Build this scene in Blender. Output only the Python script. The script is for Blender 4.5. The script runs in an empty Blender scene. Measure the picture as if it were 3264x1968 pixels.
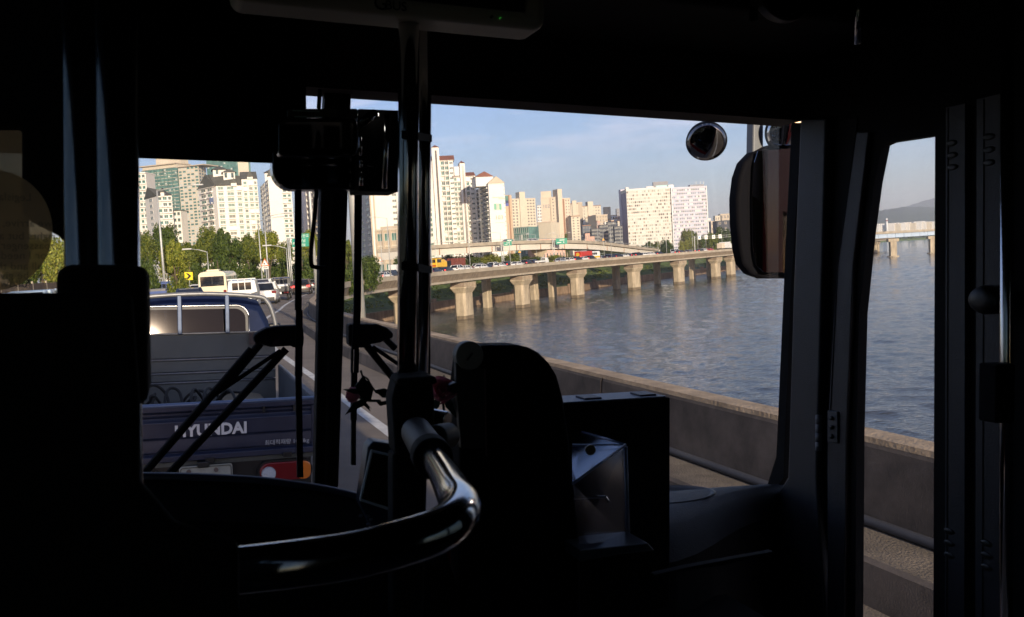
import bpy, math, random
import numpy as np
from mathutils import Vector, Matrix
rad = math.radians
C = bpy.context.scene.collection
sc = bpy.context.scene
# ------------------------------------------------------------------ camera, sky, sun
F_SRC = 2827.0
PITCH, ROLL, HEAD, BANK = rad(-3.4), rad(3.4), rad(20.5), rad(3.3)
CAM = Vector((0, 0, 2.25))
fw = Vector((0, math.cos(PITCH), math.sin(PITCH)))
r0 = Vector((1, 0, 0)); u0 = r0.cross(fw)
cr = r0 * math.cos(ROLL) - u0 * math.sin(ROLL)
cu = r0 * math.sin(ROLL) + u0 * math.cos(ROLL)
cam = bpy.data.objects.new('camera', bpy.data.cameras.new('camera')); C.objects.link(cam)
m = Matrix((cr, cu, -fw)).transposed().to_4x4(); m.translation = CAM
cam.matrix_world = m
cam.data.lens = F_SRC / 3264 * 36; cam.data.sensor_width = 36
cam.data.clip_start = 0.05; cam.data.clip_end = 30000
cam.data.dof.use_dof = True; cam.data.dof.focus_distance = 60; cam.data.dof.aperture_fstop = 15
sc.camera = cam
sc.view_settings.view_transform = 'Standard'; sc.view_settings.look = 'None'
sc.view_settings.exposure = 0.6; sc.view_settings.gamma = 1
sc.cycles.max_bounces = 8; sc.cycles.diffuse_bounces = 3; sc.cycles.glossy_bounces = 4
sc.cycles.transparent_max_bounces = 16; sc.cycles.volume_bounces = 0
sc.cycles.use_denoising = True
SUN_AZ, SUN_EL = rad(19.3), rad(12.2)          # sun stands behind the camera, azimuth from -Y towards +X
sund = Vector((math.sin(SUN_AZ) * math.cos(SUN_EL), -math.cos(SUN_AZ) * math.cos(SUN_EL), math.sin(SUN_EL)))
sl = bpy.data.lights.new('sun', 'SUN'); sl.energy = 4.6; sl.angle = rad(0.53); sl.color = (1.0, 0.83, 0.62)
so = bpy.data.objects.new('sun', sl); C.objects.link(so)
so.rotation_euler = sund.to_track_quat('Z', 'Y').to_euler()
W = bpy.data.worlds.new('World'); sc.world = W; W.use_nodes = True
nt = W.node_tree; N = nt.nodes; L = nt.links; N.clear()
wo = N.new('ShaderNodeOutputWorld'); bg = N.new('ShaderNodeBackground'); sky = N.new('ShaderNodeTexSky')
sky.sky_type = 'NISHITA'; sky.sun_disc = False; sky.sun_elevation = SUN_EL
sky.sun_rotation = math.atan2(sund.x, sund.y)
sky.altitude = 50; sky.air_density = 1.0; sky.dust_density = 0.8; sky.ozone_density = 4.2
bg.inputs['Strength'].default_value = 0.10
# thin wisps of cloud, part of the sky itself
tc = N.new('ShaderNodeTexCoord'); mp = N.new('ShaderNodeMapping'); mp.inputs['Scale'].default_value = (3.0, 3.0, 22.0)
mp.inputs['Rotation'].default_value = (0, rad(-9), 0)
nz = N.new('ShaderNodeTexNoise'); nz.inputs['Scale'].default_value = 1.6; nz.inputs['Detail'].default_value = 9; nz.inputs['Roughness'].default_value = 0.62
rp = N.new('ShaderNodeValToRGB'); rp.color_ramp.elements[0].position = 0.50; rp.color_ramp.elements[1].position = 0.78
mx = N.new('ShaderNodeMix'); mx.data_type = 'RGBA'
sep = N.new('ShaderNodeSeparateXYZ'); hz = N.new('ShaderNodeMapRange')
hz.inputs[1].default_value = 0.06; hz.inputs[2].default_value = 0.16; hz.inputs[3].default_value = 0.0; hz.inputs[4].default_value = 0.8
ml = N.new('ShaderNodeMath'); ml.operation = 'MULTIPLY'
L.new(tc.outputs['Generated'], mp.inputs['Vector']); L.new(mp.outputs[0], nz.inputs['Vector']); L.new(nz.outputs['Fac'], rp.inputs['Fac'])
L.new(tc.outputs['Generated'], sep.inputs[0]); L.new(sep.outputs['Z'], hz.inputs[0])
L.new(rp.outputs['Color'], ml.inputs[0]); L.new(hz.outputs[0], ml.inputs[1])
L.new(ml.outputs[0], mx.inputs[0]); L.new(sky.outputs[0], mx.inputs[6]); mx.inputs[7].default_value = (5.4, 6.4, 7.0, 1)
tn = N.new('ShaderNodeMix'); tn.data_type = 'RGBA'; tn.blend_type = 'MULTIPLY'; tn.inputs[0].default_value = 1; tn.inputs[7].default_value = (1.34, 1.06, 1.12, 1)
L.new(mx.outputs[2], tn.inputs[6]); L.new(tn.outputs[2], bg.inputs['Color']); L.new(bg.outputs[0], wo.inputs['Surface'])

# ------------------------------------------------------------------ helpers
def ray(xs, ys):                       # direction through a point of the photo (3264 px wide)
    return fw + cr * ((xs - 1632) / F_SRC) - cu * ((ys - 984.4) / F_SRC)
def wp(xs, ys, D):                     # the point of that direction at world distance Y = D
    r = ray(xs, ys); return CAM + r * (D / r.y)
hd = Vector((-math.sin(HEAD), math.cos(HEAD), 0)); hr = Vector((math.cos(HEAD), math.sin(HEAD), 0))
BR = hr * math.cos(BANK) - Vector((0, 0, 1)) * math.sin(BANK)
BU = hr * math.sin(BANK) + Vector((0, 0, 1)) * math.cos(BANK)
BUS = Matrix((BR, hd, BU)).transposed().to_4x4(); BUS.translation = CAM   # the bus frame: banked road, bus heading
K = 3264 / 2464
def bp(x, y, v=None, u=None, w=None):  # 2464-px photo coordinates to a point in the bus
    r = ray(x * K, y * K); d = Vector((r.dot(BR), r.dot(hd), r.dot(BU)))
    if v is not None: return d * (v / d.y)
    if u is not None: return d * (u / d.x)
    return d * (w / d.z)
I4 = Matrix.Identity(4)
ROOT = {}
def thing(name, label, cat, origin=(0, 0, 0), F=I4, group=None):
    o = bpy.data.objects.new(name, None); C.objects.link(o); o.empty_display_size = .2
    origin = Vector(origin); o.matrix_world = F @ Matrix.Translation(origin)
    o['label'] = label; o['category'] = cat
    if group: o['group'] = group
    ROOT[o] = (F, origin); return o
def tag(o, label=None, cat=None, group=None, kind=None):
    if label: o['label'] = label
    if cat: o['category'] = cat
    if group: o['group'] = group
    if kind: o['kind'] = kind
    return o
class MB:
    def __init__(s): s.v = []; s.f = []; s.m = []
    def add(s, vs, fs, mi=0):
        b = len(s.v); s.v += [Vector(p) for p in vs]; s.f += [tuple(i + b for i in f) for f in fs]; s.m += [mi] * len(fs); return s
    def box(s, c, d, R=None, mi=0):
        c = Vector(c); h = Vector(d) / 2; vs = []
        for x in (-1, 1):
            for y in (-1, 1):
                for z in (-1, 1):
                    p = Vector((x * h.x, y * h.y, z * h.z)); vs.append(c + (R @ p if R else p))
        return s.add(vs, [(0, 1, 3, 2), (4, 6, 7, 5), (0, 4, 5, 1), (2, 3, 7, 6), (0, 2, 6, 4), (1, 5, 7, 3)], mi)
    def bb(s, a, b, mi=0):
        a = Vector(a); b = Vector(b); return s.box((a + b) / 2, [abs(x) for x in (b - a)], None, mi)
    def prism(s, pts, ext, mi=0):
        n = len(pts); ext = Vector(ext); p = [Vector(q) for q in pts]
        return s.add(p + [q + ext for q in p], [tuple(range(n))[::-1], tuple(range(n, 2 * n))] + [(i, (i + 1) % n, n + (i + 1) % n, n + i) for i in range(n)], mi)
    def loft(s, rings, closed=True, caps=True, mi=0):
        n = len(rings[0]); vs = [p for r in rings for p in r]; fs = []
        for i in range(len(rings) - 1):
            for j in range(n if closed else n - 1):
                k = (j + 1) % n; fs.append((i * n + j, i * n + k, (i + 1) * n + k, (i + 1) * n + j))
        if caps and closed: fs += [tuple(range(n))[::-1], tuple(range((len(rings) - 1) * n, len(rings) * n))]
        return s.add(vs, fs, mi)
    def tube(s, path, r, n=10, mi=0):
        P = [Vector(p) for p in path]; rs = r if isinstance(r, (list, tuple)) else [r] * len(P); rings = []
        up = None
        for i, p in enumerate(P):
            t = (P[min(i + 1, len(P) - 1)] - P[max(i - 1, 0)]).normalized()
            if up is None: up = Vector((0, 0, 1)) if abs(t.z) < .9 else Vector((1, 0, 0))
            a = t.cross(up).normalized(); b = a.cross(t).normalized(); up = b
            rings.append([p + (a * math.cos(2 * math.pi * k / n) + b * math.sin(2 * math.pi * k / n)) * rs[i] for k in range(n)])
        return s.loft(rings, mi=mi)
    def build(s, name, mat, parent=None, F=I4, origin=None, smooth=False, bevel=0, seg=2, kind=None):
        me = bpy.data.meshes.new(name)
        if parent is not None:
            q = parent
            while q not in ROOT: q = q.parent
            F, o0 = ROOT[q]; loc = I4
        else:
            if origin is None:
                xs = [p.x for p in s.v]; ys = [p.y for p in s.v]; zs = [p.z for p in s.v]
                origin = Vector(((min(xs) + max(xs)) / 2, (min(ys) + max(ys)) / 2, min(zs)))
            o0 = Vector(origin)
        me.from_pydata([tuple(p - o0) for p in s.v], [], s.f)
        mats = mat if isinstance(mat, (list, tuple)) else [mat]
        for q in mats: me.materials.append(q)
        if len(mats) > 1: me.polygons.foreach_set('material_index', s.m)
        if smooth: me.polygons.foreach_set('use_smooth', [True] * len(me.polygons))
        o = bpy.data.objects.new(name, me); C.objects.link(o)
        if parent is not None: o.parent = parent
        else: o.matrix_world = F @ Matrix.Translation(o0); ROOT[o] = (F, o0)
        if bevel:
            b = o.modifiers.new('b', 'BEVEL'); b.width = bevel; b.segments = seg; b.limit_method = 'ANGLE'; b.angle_limit = rad(40)
            if smooth is False: me.polygons.foreach_set('use_smooth', [True] * len(me.polygons)); b.harden_normals = True
        if kind: o['kind'] = kind
        return o
def copy_tree(o, parent=None):
    c = o.copy(); C.objects.link(c)
    if parent is not None: c.parent = parent
    for ch in o.children: copy_tree(ch, c)
    return c
MATS = {}
def mat(name, col, rough=.6, metal=0, var=0, vs=3.0, bump=0, bs=None, emit=None, coat=0, spec=.5, col2=None, stretch=None, det=5):
    if name in MATS: return MATS[name]
    m = bpy.data.materials.new(name); m.use_nodes = True; t = m.node_tree; p = t.nodes['Principled BSDF']
    c4 = (*col, 1); p.inputs['Base Color'].default_value = c4; p.inputs['Roughness'].default_value = rough
    p.inputs['Metallic'].default_value = metal; p.inputs['Coat Weight'].default_value = coat; p.inputs['Specular IOR Level'].default_value = spec
    if emit: p.inputs['Emission Color'].default_value = (*emit[0], 1); p.inputs['Emission Strength'].default_value = emit[1]
    if var or bump:
        tc = t.nodes.new('ShaderNodeTexCoord'); mp = t.nodes.new('ShaderNodeMapping'); t.links.new(tc.outputs['Object'], mp.inputs[0])
        if stretch: mp.inputs['Scale'].default_value = stretch
    if var:
        n = t.nodes.new('ShaderNodeTexNoise'); n.inputs['Scale'].default_value = vs; n.inputs['Detail'].default_value = det; n.inputs['Roughness'].default_value = .65
        r = t.nodes.new('ShaderNodeValToRGB'); e = r.color_ramp.elements
        e[0].position = .3; e[1].position = .7
        e[0].color = (*[max(0, c * (1 - var)) for c in col], 1); e[1].color = (*(col2 if col2 else [min(1, c * (1 + var * .7)) for c in col]), 1)
        t.links.new(mp.outputs[0], n.inputs['Vector']); t.links.new(n.outputs['Fac'], r.inputs['Fac']); t.links.new(r.outputs['Color'], p.inputs['Base Color'])
    if bump:
        n2 = t.nodes.new('ShaderNodeTexNoise'); n2.inputs['Scale'].default_value = bs or vs * 6; n2.inputs['Detail'].default_value = 4
        b = t.nodes.new('ShaderNodeBump'); b.inputs['Strength'].default_value = bump; b.inputs['Distance'].default_value = .02
        t.links.new(mp.outputs[0], n2.inputs['Vector']); t.links.new(n2.outputs['Fac'], b.inputs['Height']); t.links.new(b.outputs[0], p.inputs['Normal'])
    MATS[name] = m; return m
def glassmat(name, tint=(.93, .95, .95), gloss=.06, rough=.0, dirt=0):
    m = bpy.data.materials.new(name); m.use_nodes = True; t = m.node_tree; t.nodes.clear()
    o = t.nodes.new('ShaderNodeOutputMaterial'); a = t.nodes.new('ShaderNodeBsdfTransparent'); g = t.nodes.new('ShaderNodeBsdfGlossy')
    if dirt:
        tc = t.nodes.new('ShaderNodeTexCoord'); n = t.nodes.new('ShaderNodeTexNoise'); n.inputs['Scale'].default_value = 3; n.inputs['Detail'].default_value = 12; n.inputs['Roughness'].default_value = .75; r = t.nodes.new('ShaderNodeValToRGB'); r.color_ramp.elements[0].position = .38; r.color_ramp.elements[1].position = .66
        r.color_ramp.elements[0].color = (*tint, 1); r.color_ramp.elements[1].color = (*[q * (1 - dirt) for q in tint], 1); t.links.new(tc.outputs['Object'], n.inputs['Vector']); t.links.new(n.outputs['Fac'], r.inputs['Fac']); t.links.new(r.outputs[0], a.inputs[0])
    x = t.nodes.new('ShaderNodeMixShader')
    a.inputs[0].default_value = (*tint, 1)
    g.inputs['Roughness'].default_value = rough; x.inputs[0].default_value = gloss
    t.links.new(a.outputs[0], x.inputs[1]); t.links.new(g.outputs[0], x.inputs[2]); t.links.new(x.outputs[0], o.inputs['Surface']); MATS[name] = m; return m
def catmull(P, n):
    out = []
    for i in range(len(P) - 1):
        p0, p1, p2, p3 = P[max(i - 1, 0)], P[i], P[i + 1], P[min(i + 2, len(P) - 1)]
        for k in range(n):
            t = k / n
            out.append(.5 * ((2 * p1) + (p2 - p0) * t + (2 * p0 - 5 * p1 + 4 * p2 - p3) * t * t + (3 * p1 - p0 - 3 * p2 + p3) * t ** 3))
    out.append(P[-1]); return out
def text(body, name, parent, M4, size, m, extrude=.002, sx=1, align='CENTER'):
    cv = bpy.data.curves.new(name, 'FONT'); cv.body = body; cv.size = size; cv.extrude = extrude; cv.align_x = align; cv.resolution_u = 3
    cv.materials.append(m); o = bpy.data.objects.new(name, cv); C.objects.link(o)
    q = parent
    while q not in ROOT: q = q.parent
    o.parent = parent; o.matrix_local = Matrix.Translation(-ROOT[q][1]) @ M4 @ Matrix.Diagonal((sx, 1, 1, 1)); return o
FACE_BACK = Matrix(((1, 0, 0), (0, 0, -1), (0, 1, 0))).to_4x4()   # text plane upright, read looking along +Y
rnd = random.Random(7)
HAZE_D = 1.35e-4

# ------------------------------------------------------------------ materials
conc = mat('concrete', (.38, .33, .26), .9, var=.25, vs=.35, bump=.3, bs=6)
concp = mat('pier_concrete', (.40, .33, .235), .9, var=.4, vs=.7, bump=.3, bs=5, stretch=(1, 1, .35))
concd = mat('shaded_concrete', (.098, .079, .066), .92, var=.6, vs=1.6, bump=.18, bs=70, det=10)  # shade of the parapet and kerb faces is put into this dark colour
asph = mat('asphalt', (.19, .155, .125), .9, var=.3, vs=.5, bump=.8, bs=60)
walkm = mat('walk_grit', (.17, .137, .104), .95, var=.45, vs=2.5, bump=1, bs=50)
paintw = mat('road_paint', (.62, .60, .55), .7, var=.3, vs=4)
steelg = mat('galvanised', (.46, .47, .46), .5, .35, var=.15, vs=2)
white = mat('white_render', (.78, .74, .68), .85, var=.06, vs=.08)
white2 = mat('white_render_cool', (.74, .73, .71), .85, var=.06, vs=.08)
beige = mat('beige_render', (.62, .52, .41), .85, var=.08, vs=.08)
beige2 = mat('sand_render', (.62, .55, .43), .85, var=.08, vs=.08)
brown = mat('brown_render', (.30, .17, .11), .85, var=.1, vs=.1)
pinkm = mat('pink_render', (.62, .38, .30), .85, var=.1, vs=.1)
greyb = mat('grey_render', (.30, .30, .32), .8, var=.1, vs=.1)
lilac = mat('lilac_render', (.55, .52, .60), .8, var=.06, vs=.1)
panelb = mat('tan_panel', (.50, .42, .32), .85)
slate = mat('slate_roof', (.10, .10, .085), .8, var=.2, vs=.5)
redroof = mat('red_roof', (.22, .085, .055), .8, var=.2, vs=.4)
teal = mat('teal_glass', (.05, .15, .13), .12, .0, spec=.9, var=.45, vs=.12, col2=(.16, .33, .28))
winm = mat('window_glass', (.045, .065, .06), .08, 0, spec=.8, var=.5, vs=.15, col2=(.16, .22, .20))
wing = mat('window_green', (.04, .13, .11), .1, 0, spec=.8, var=.5, vs=.15, col2=(.10, .25, .21))
winb = mat('window_blue', (.10, .13, .22), .2, 0, var=.4, vs=.2)
winl = mat('window_pale', (.55, .57, .52), .3)
wind = mat('window_dark', (.06, .05, .045), .2)
frame_w = mat('frame_white', (.62, .60, .56), .6)
black = mat('black_plastic', (.006, .006, .007), .45)
blackr = mat('black_rubber', (.004, .004, .005), .8, spec=.2)
blackg = mat('black_gloss', (.004, .004, .006), .16, coat=.3)
chrome = mat('chrome', (.58, .59, .61), .14, 1.0)
mirror = mat('mirror_glass', (.75, .77, .8), .02, 1.0)
greyp = mat('door_grey', (.020, .021, .027), .5, var=.15, vs=12, bump=.15, bs=300)
dashm = mat('dash_vinyl', (.007, .009, .016), .6, var=.2, vs=20, bump=.2, bs=250)
maroon = mat('maroon_cloth', (.014, .005, .006), .9)
tyre = mat('tyre', (.012, .012, .012), .85)
redlens = mat('red_lens', (.16, .005, .007), .2, coat=.5)
amber = mat('amber_lens', (.65, .17, .02), .2, coat=.5)
clearl = mat('clear_lens', (.75, .76, .8), .12, .6, bump=1, bs=120)
carglass = mat('car_glass', (.012, .014, .018), .06, coat=.6)
paneg = glassmat('clear_pane', (.985, .99, .985), .02, dirt=.03)
tintg = glassmat('tinted_pane', (.36, .40, .38), .04)

# ------------------------------------------------------------------ the road path (foot of the right kerb)
kf = BR * 4.31 + BU * -2.25
def busxy(v, o=0): q = CAM + kf + BR * o + hd * v; return Vector((q.x, q.y, 0))
key = [busxy(v) for v in (-60, -35, -10, 5, 18, 29)]
par = [(-10.3, 42), (-12.9, 55), (-15.6, 68), (-19.6, 90), (-23.2, 115), (-24.0, 136), (-21.0, 155), (-10.6, 188), (2.9, 219), (19.4, 252), (37, 276.6), (56, 300), (76, 329), (106, 373), (146, 431), (217, 544), (300, 690)]
key += [Vector((a, b, 0)) for a, b in par]
raw = catmull(key, 14)
S = [0.0]
for a, b in zip(raw, raw[1:]): S.append(S[-1] + (b - a).length)
step = 2.0; PATH = []; j = 0; s = 0
while s < S[-1]:
    while S[j + 1] < s: j += 1
    t = (s - S[j]) / (S[j + 1] - S[j]); PATH.append(raw[j].lerp(raw[j + 1], t)); s += step
TAN = [(PATH[min(i + 1, len(PATH) - 1)] - PATH[max(i - 1, 0)]).normalized() for i in range(len(PATH))]
s_near = next(i for i, p in enumerate(PATH) if p.y > 25)
s_flat = next(i for i, p in enumerate(PATH) if p.y > 125)
def sm(t): t = max(0, min(1, t)); return t * t * (3 - 2 * t)
ZK = (CAM + kf).z
def road(i, o, h=0):                     # i index on path, o offset to the right, h height above the deck
    t = sm((i - s_near) / (s_flat - s_near)); h = h - .29 * t if h >= .28 else h; b = BANK * (1 - t); z = ZK + (-.72 - ZK) * t
    i0 = max(0, min(len(PATH) - 2, int(i))); f = i - i0
    p = PATH[i0].lerp(PATH[i0 + 1], f); tn = TAN[i0]; rr = Vector((tn.y, -tn.x, 0))
    if o < -14: pass
    return p + rr * (o * math.cos(b) + h * math.sin(b)) + Vector((0, 0, z - o * math.sin(b) + h * math.cos(b)))
def sweep(name, prof, mt, i0=0, i1=None, st=1, closed=False, parent=None):
    i1 = i1 or len(PATH) - 1; mb = MB(); rings = [[road(i, o, h) for o, h in prof] for i in list(range(i0, i1, st)) + [i1]]
    mb.loft(rings, closed, closed); return mb.build(name, mt, parent)
tag(sweep('road', [(-15.5, -.5), (-15.5, 0), (0, 0)], asph), kind='structure')
tag(sweep('edge_line', [(-1.62, .004), (-1.44, .004)], paintw), kind='structure')
tag(sweep('left_edge_line', [(-14.6, .004), (-14.45, .004)], paintw), kind='structure')
for off in (-4.9, -8.2, -11.4):
    mb = MB()
    for i in range(4, len(PATH) - 4, 5):
        mb.add([road(i, off, .004), road(i, off + .13, .004), road(i + 2, off + .13, .004), road(i + 2, off, .004)], [(0, 1, 2, 3)])
    tag(mb.build('lane_markings', paintw), kind='structure')
i_mid = next(i for i, p in enumerate(PATH) if p.y > 100)
br = thing('concrete_bridge', 'long curving concrete viaduct over the river, carrying the traffic jam past the apartment blocks', 'bridge', PATH[i_mid] + Vector((0, 0, -11)))
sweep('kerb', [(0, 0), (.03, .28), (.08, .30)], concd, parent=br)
sweep('walkway', [(.08, .30), (.64, .30)], walkm, parent=br)
# parapet: cast in panels with open joints between them
pan = {}
k = 0; L_p = 5; i = 0; npan = 0
loose = MB()
prof = [(.64, .30), (.66, .90), (.69, .965), (.93, .965), (.96, .94), (.96, -.12), (.80, -.16)]
while i + L_p < len(PATH):
    rings = [[road(min(i + q + (.012 if q == 0 else (-.012 if q == L_p else 0)), len(PATH) - 1), o, h) for o, h in prof] for q in range(L_p + 1)]
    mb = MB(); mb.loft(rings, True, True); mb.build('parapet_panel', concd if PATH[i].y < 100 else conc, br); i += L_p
copm = mat('sunlit_concrete', (.42, .31, .20), .92, var=.45, vs=2.5, bump=.8, bs=30)  # sunlight on the parapet top is put into this lighter colour
sweep('sunlit_coping', [(.672, .93), (.68, .975), (.94, .982), (.965, .95)], copm, parent=br)
sweep('girder', [(.80, -.16), (.05, -1.42)], mat('girder_shade', (.24, .19, .14), .92, var=.4, vs=1.5, bump=.6, bs=8, stretch=(1, 1, .2)), parent=br, i0=10)  # overhang shadow on the web is put into this darker colour
sweep('girder_soffit', [(.05, -1.42), (.40, -1.45), (.40, -1.86), (-1.2, -2.1), (-13, -2.1), (-15.5, -.5)], conc, parent=br, i0=10)
# deck edge pipe beside the kerb
tag(MB().tube([road(i, .605, .345) for i in range(0, 60)], .04, 8).build('cable_pipe', mat('pipe_grey', (.055, .055, .062), .7), smooth=True), 'dark service pipe running along the foot of the near parapet', 'pipe')

# ------------------------------------------------------------------ bridge piers
def idx_at(xs, o=0.0, y0=90, h=0):       # path index whose point at offset o shows at photo column xs
    best = None
    for i in range(len(PATH)):
        if PATH[i].y < y0: continue
        q = road(i, o, h) - CAM; d = q.dot(fw); x = 1632 + F_SRC * q.dot(cr) / d
        if best is None or abs(x - xs) < best[0]: best = (abs(x - xs), i)
    return best[1]
GZ = -10.75
def pier(xs, off, wdt, cap, label, y0=120, name='bridge_pier'):
    i = idx_at(xs, off + 1.0, y0); t = TAN[i]; rr = Vector((t.y, -t.x, 0)); c = road(i, off, -2.1)
    p = thing(name, label, 'pier', Vector((c.x, c.y, GZ - 1)), group='concrete piers under the viaduct')
    R = Matrix((rr, t, Vector((0, 0, 1)))).transposed()
    def ring(z, a, b, ch):
        pts = [(a, b - ch), (a - ch, b), (-a + ch, b), (-a, b - ch), (-a, -b + ch), (-a + ch, -b), (a - ch, -b), (a, -b + ch)]
        return [Vector((c.x, c.y, 0)) + R @ Vector((x, y, 0)) + Vector((0, 0, z)) for x, y in pts]
    top = c.z; w = wdt / 2
    if cap:
        MB().loft([ring(GZ - 1, 1.3, w, .45), ring(top - 2.3, 1.3, w, .45)]).build('shaft', concp, p)
        MB().loft([ring(top - 2.3, 1.32, w + .02, .4), ring(top - 1.2, 1.9, w + .8, .3), ring(top - .95, 1.9, w + .8, .3)]).build('cap', concp, p)
        MB().loft([ring(GZ - .6, 1.312, w + .012, .45), ring(GZ + .75, 1.312, w + .012, .45)]).build('tide_mark', mat('tide_stain', (.17, .13, .085), .8, var=.5, vs=2, stretch=(1, 1, .4)), p)
        mb = MB()
        mb.loft([ring(top - .95, 1.7, w + .6, .05), ring(top - .02, 1.7, w + .6, .05)]).build('bearing_beam', mat('rust_concrete', (.26, .20, .15), .9, var=.3, vs=1), p)
        for q in range(9):
            y = -w - .6 + q * (2 * w + 1.2) / 8
            MB().box(Vector((c.x, c.y, 0)) + R @ Vector((1.74, y, 0)) + Vector((0, 0, top - .5)), (.12, .16, .85), R).build('rib', concp, p)
    else:
        MB().loft([ring(GZ - 1, .9, w, .25), ring(top + .1, .9, w, .25)]).build('shaft', concp, p)
        MB().loft([ring(top - .7, 1.1, w + .25, .1), ring(top - .3, 1.1, w + .25, .1)]).build('cap', concp, p)
main = [(1295, 'hammerhead pier half hidden by the chrome pole, first from the left'), (1486, 'widest hammerhead pier, right of the chrome pole, the nearest one standing clear in the water'),
        (1669, 'second clear hammerhead pier right of the chrome pole'), (1849, 'third clear hammerhead pier right of the chrome pole'),
        (2022, 'fourth hammerhead pier, below the left half of the wide slab block'), (2166, 'fifth hammerhead pier, below the right half of the wide slab block'),
        (2289, 'hammerhead pier just left of the wing mirror'), (2335, 'last hammerhead pier, cut by the wing mirror')]
for xs, lb in main: pier(xs, -1.2, 4.6, True, lb, 140)
for xs, lb in [(1360, 'thin rear pier showing beside the chrome pole'), (1563, 'slim square pier between the two nearest hammerhead piers'), (1760, 'slim dark pier behind the second clear hammerhead pier'),
               (1712, 'slim pier standing just right of the second clear hammerhead pier'), (1970, 'dark slim pier left of the fourth hammerhead pier'), (2100, 'slim pier between the fourth and fifth hammerhead piers'),
               (2212, 'slim pier right of the fifth hammerhead pier'), (2268, 'slim pier tight beside the hammerhead pier near the wing mirror')]:
    pier(xs, -13.0, 2.5, False, lb, 150)
for k, xs in enumerate((2765, 2779, 2792, 2800)):
    pier(xs, -1.2 - 3 * (k % 2), 4.5, True, ['leftmost', 'second', 'third', 'rightmost'][k] + ' of the yellow piers seen through the door glass under the far bridge', 400)

# ------------------------------------------------------------------ water, embankment, land
def watermat():
    m = bpy.data.materials.new('river_water'); m.use_nodes = True; t = m.node_tree; p = t.nodes['Principled BSDF']
    p.inputs['Base Color'].default_value = (.030, .030, .028, 1); p.inputs['Roughness'].default_value = .06; p.inputs['IOR'].default_value = 1.33
    tc = t.nodes.new('ShaderNodeTexCoord'); prev = None
    for sc_, st, di, rot, sq in ((1.6, 1.0, .10, -15, .5), (.05, 1.0, .6, 10, .6), (4.2, 1.0, .07, 40, .6)):
        mp = t.nodes.new('ShaderNodeMapping'); mp.inputs['Scale'].default_value = (sq, 1, 1); mp.inputs['Rotation'].default_value = (0, 0, rad(rot))
        n = t.nodes.new('ShaderNodeTexNoise'); n.inputs['Scale'].default_value = sc_; n.inputs['Detail'].default_value = 3
        b = t.nodes.new('ShaderNodeBump'); b.inputs['Strength'].default_value = st; b.inputs['Distance'].default_value = di
        t.links.new(tc.outputs['Object'], mp.inputs[0]); t.links.new(mp.outputs[0], n.inputs['Vector']); t.links.new(n.outputs['Fac'], b.inputs['Height'])
        if prev: t.links.new(prev.outputs[0], b.inputs['Normal'])
        prev = b
    t.links.new(prev.outputs[0], p.inputs['Normal']); return m
wm_ = watermat()
mb = MB(); mb.add([(-3000, -600, GZ - .5), (9000, -600, GZ - .5), (9000, 9000, GZ - .5), (-3000, 9000, GZ - .5)], [(0, 1, 2, 3)])
tag(mb.build('deep_water', wm_, origin=(0, 0, GZ - .5)), kind='structure')
# the river surface as real waves: a fan shaped sheet, finer where it is near
na, nr = 900, 1050
A_ = np.radians(np.linspace(-16, 60, na)); R_ = 6 * np.exp(np.linspace(0, math.log(1600 / 6), nr))
ax_, rx_ = np.meshgrid(A_, R_); X = (rx_ * np.sin(ax_)).ravel(); Y = (rx_ * np.cos(ax_)).ravel(); rr0 = rx_.ravel(); Z = np.zeros_like(X)
rs = np.random.RandomState(5)
for k in range(46):
    lam = 6.0 * (0.06 ** (k / 45.0)) * rs.uniform(.85, 1.15); th = rs.normal(rad(35), .75); kk = 2 * math.pi / lam
    amp = .020 * lam / (2 * math.pi) * 1.25 * np.clip(1.6 - rr0 * .006 / lam, 0, 1)
    Z += amp * np.sin(kk * (X * math.cos(th) + Y * math.sin(th)) + rs.uniform(0, 6.28) + .8 * np.sin(X * .07 * rs.uniform(.5, 1.5) + Y * .05))
Z *= .75 + .35 * np.sin(X * .021 + 1.3 * np.sin(Y * .013)) * np.cos(Y * .017 + X * .006)
Z *= np.clip((1600 - rr0) / 300, 0, 1)
me = bpy.data.meshes.new('river_water'); me.vertices.add(na * nr); me.vertices.foreach_set('co', np.stack([X, Y, Z], 1).astype(np.float32).ravel())
ii, jj = np.meshgrid(np.arange(nr - 1), np.arange(na - 1), indexing='ij'); q0 = (ii * na + jj).ravel(); quads = np.stack([q0, q0 + 1, q0 + na + 1, q0 + na], 1).ravel().astype(np.int32)
nq = len(q0); me.loops.add(nq * 4); me.loops.foreach_set('vertex_index', quads); me.polygons.add(nq); me.polygons.foreach_set('loop_start', np.arange(nq, dtype=np.int32) * 4); me.polygons.foreach_set('use_smooth', np.ones(nq, dtype=bool)); me.update()
me.materials.append(wm_); wo_ = bpy.data.objects.new('river_water', me); C.objects.link(wo_); wo_.location = (0, 0, GZ); tag(wo_, kind='structure')
E = [Vector((p.x, p.y, 0)) for p in (busxy(v, -8) for v in (-60, -30, 0, 30))]
E += [Vector((a, b, 0)) for a, b in [(-22, 55), (-28, 80), (-33, 110), (-37, 140), (-38, 165), (-33, 188), (-26, 207), (-19.5, 229), (-7.6, 247), (1.2, 263), (19.5, 286), (30, 312), (45, 340), (86, 395), (140, 480), (205, 620), (300, 900), (420, 1300)]]
EP = catmull(E, 6)
ET = [(EP[min(i + 1, len(EP) - 1)] - EP[max(i - 1, 0)]).normalized() for i in range(len(EP))]
def eo(i, o, z): t = ET[i]; return EP[i] + Vector((t.y, -t.x, 0)) * o + Vector((0, 0, z))
wallm = mat('embankment_stone', (.22, .15, .10), .95, var=.5, vs=.8, bump=.8, bs=5, stretch=(1, 1, .3))
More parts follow.
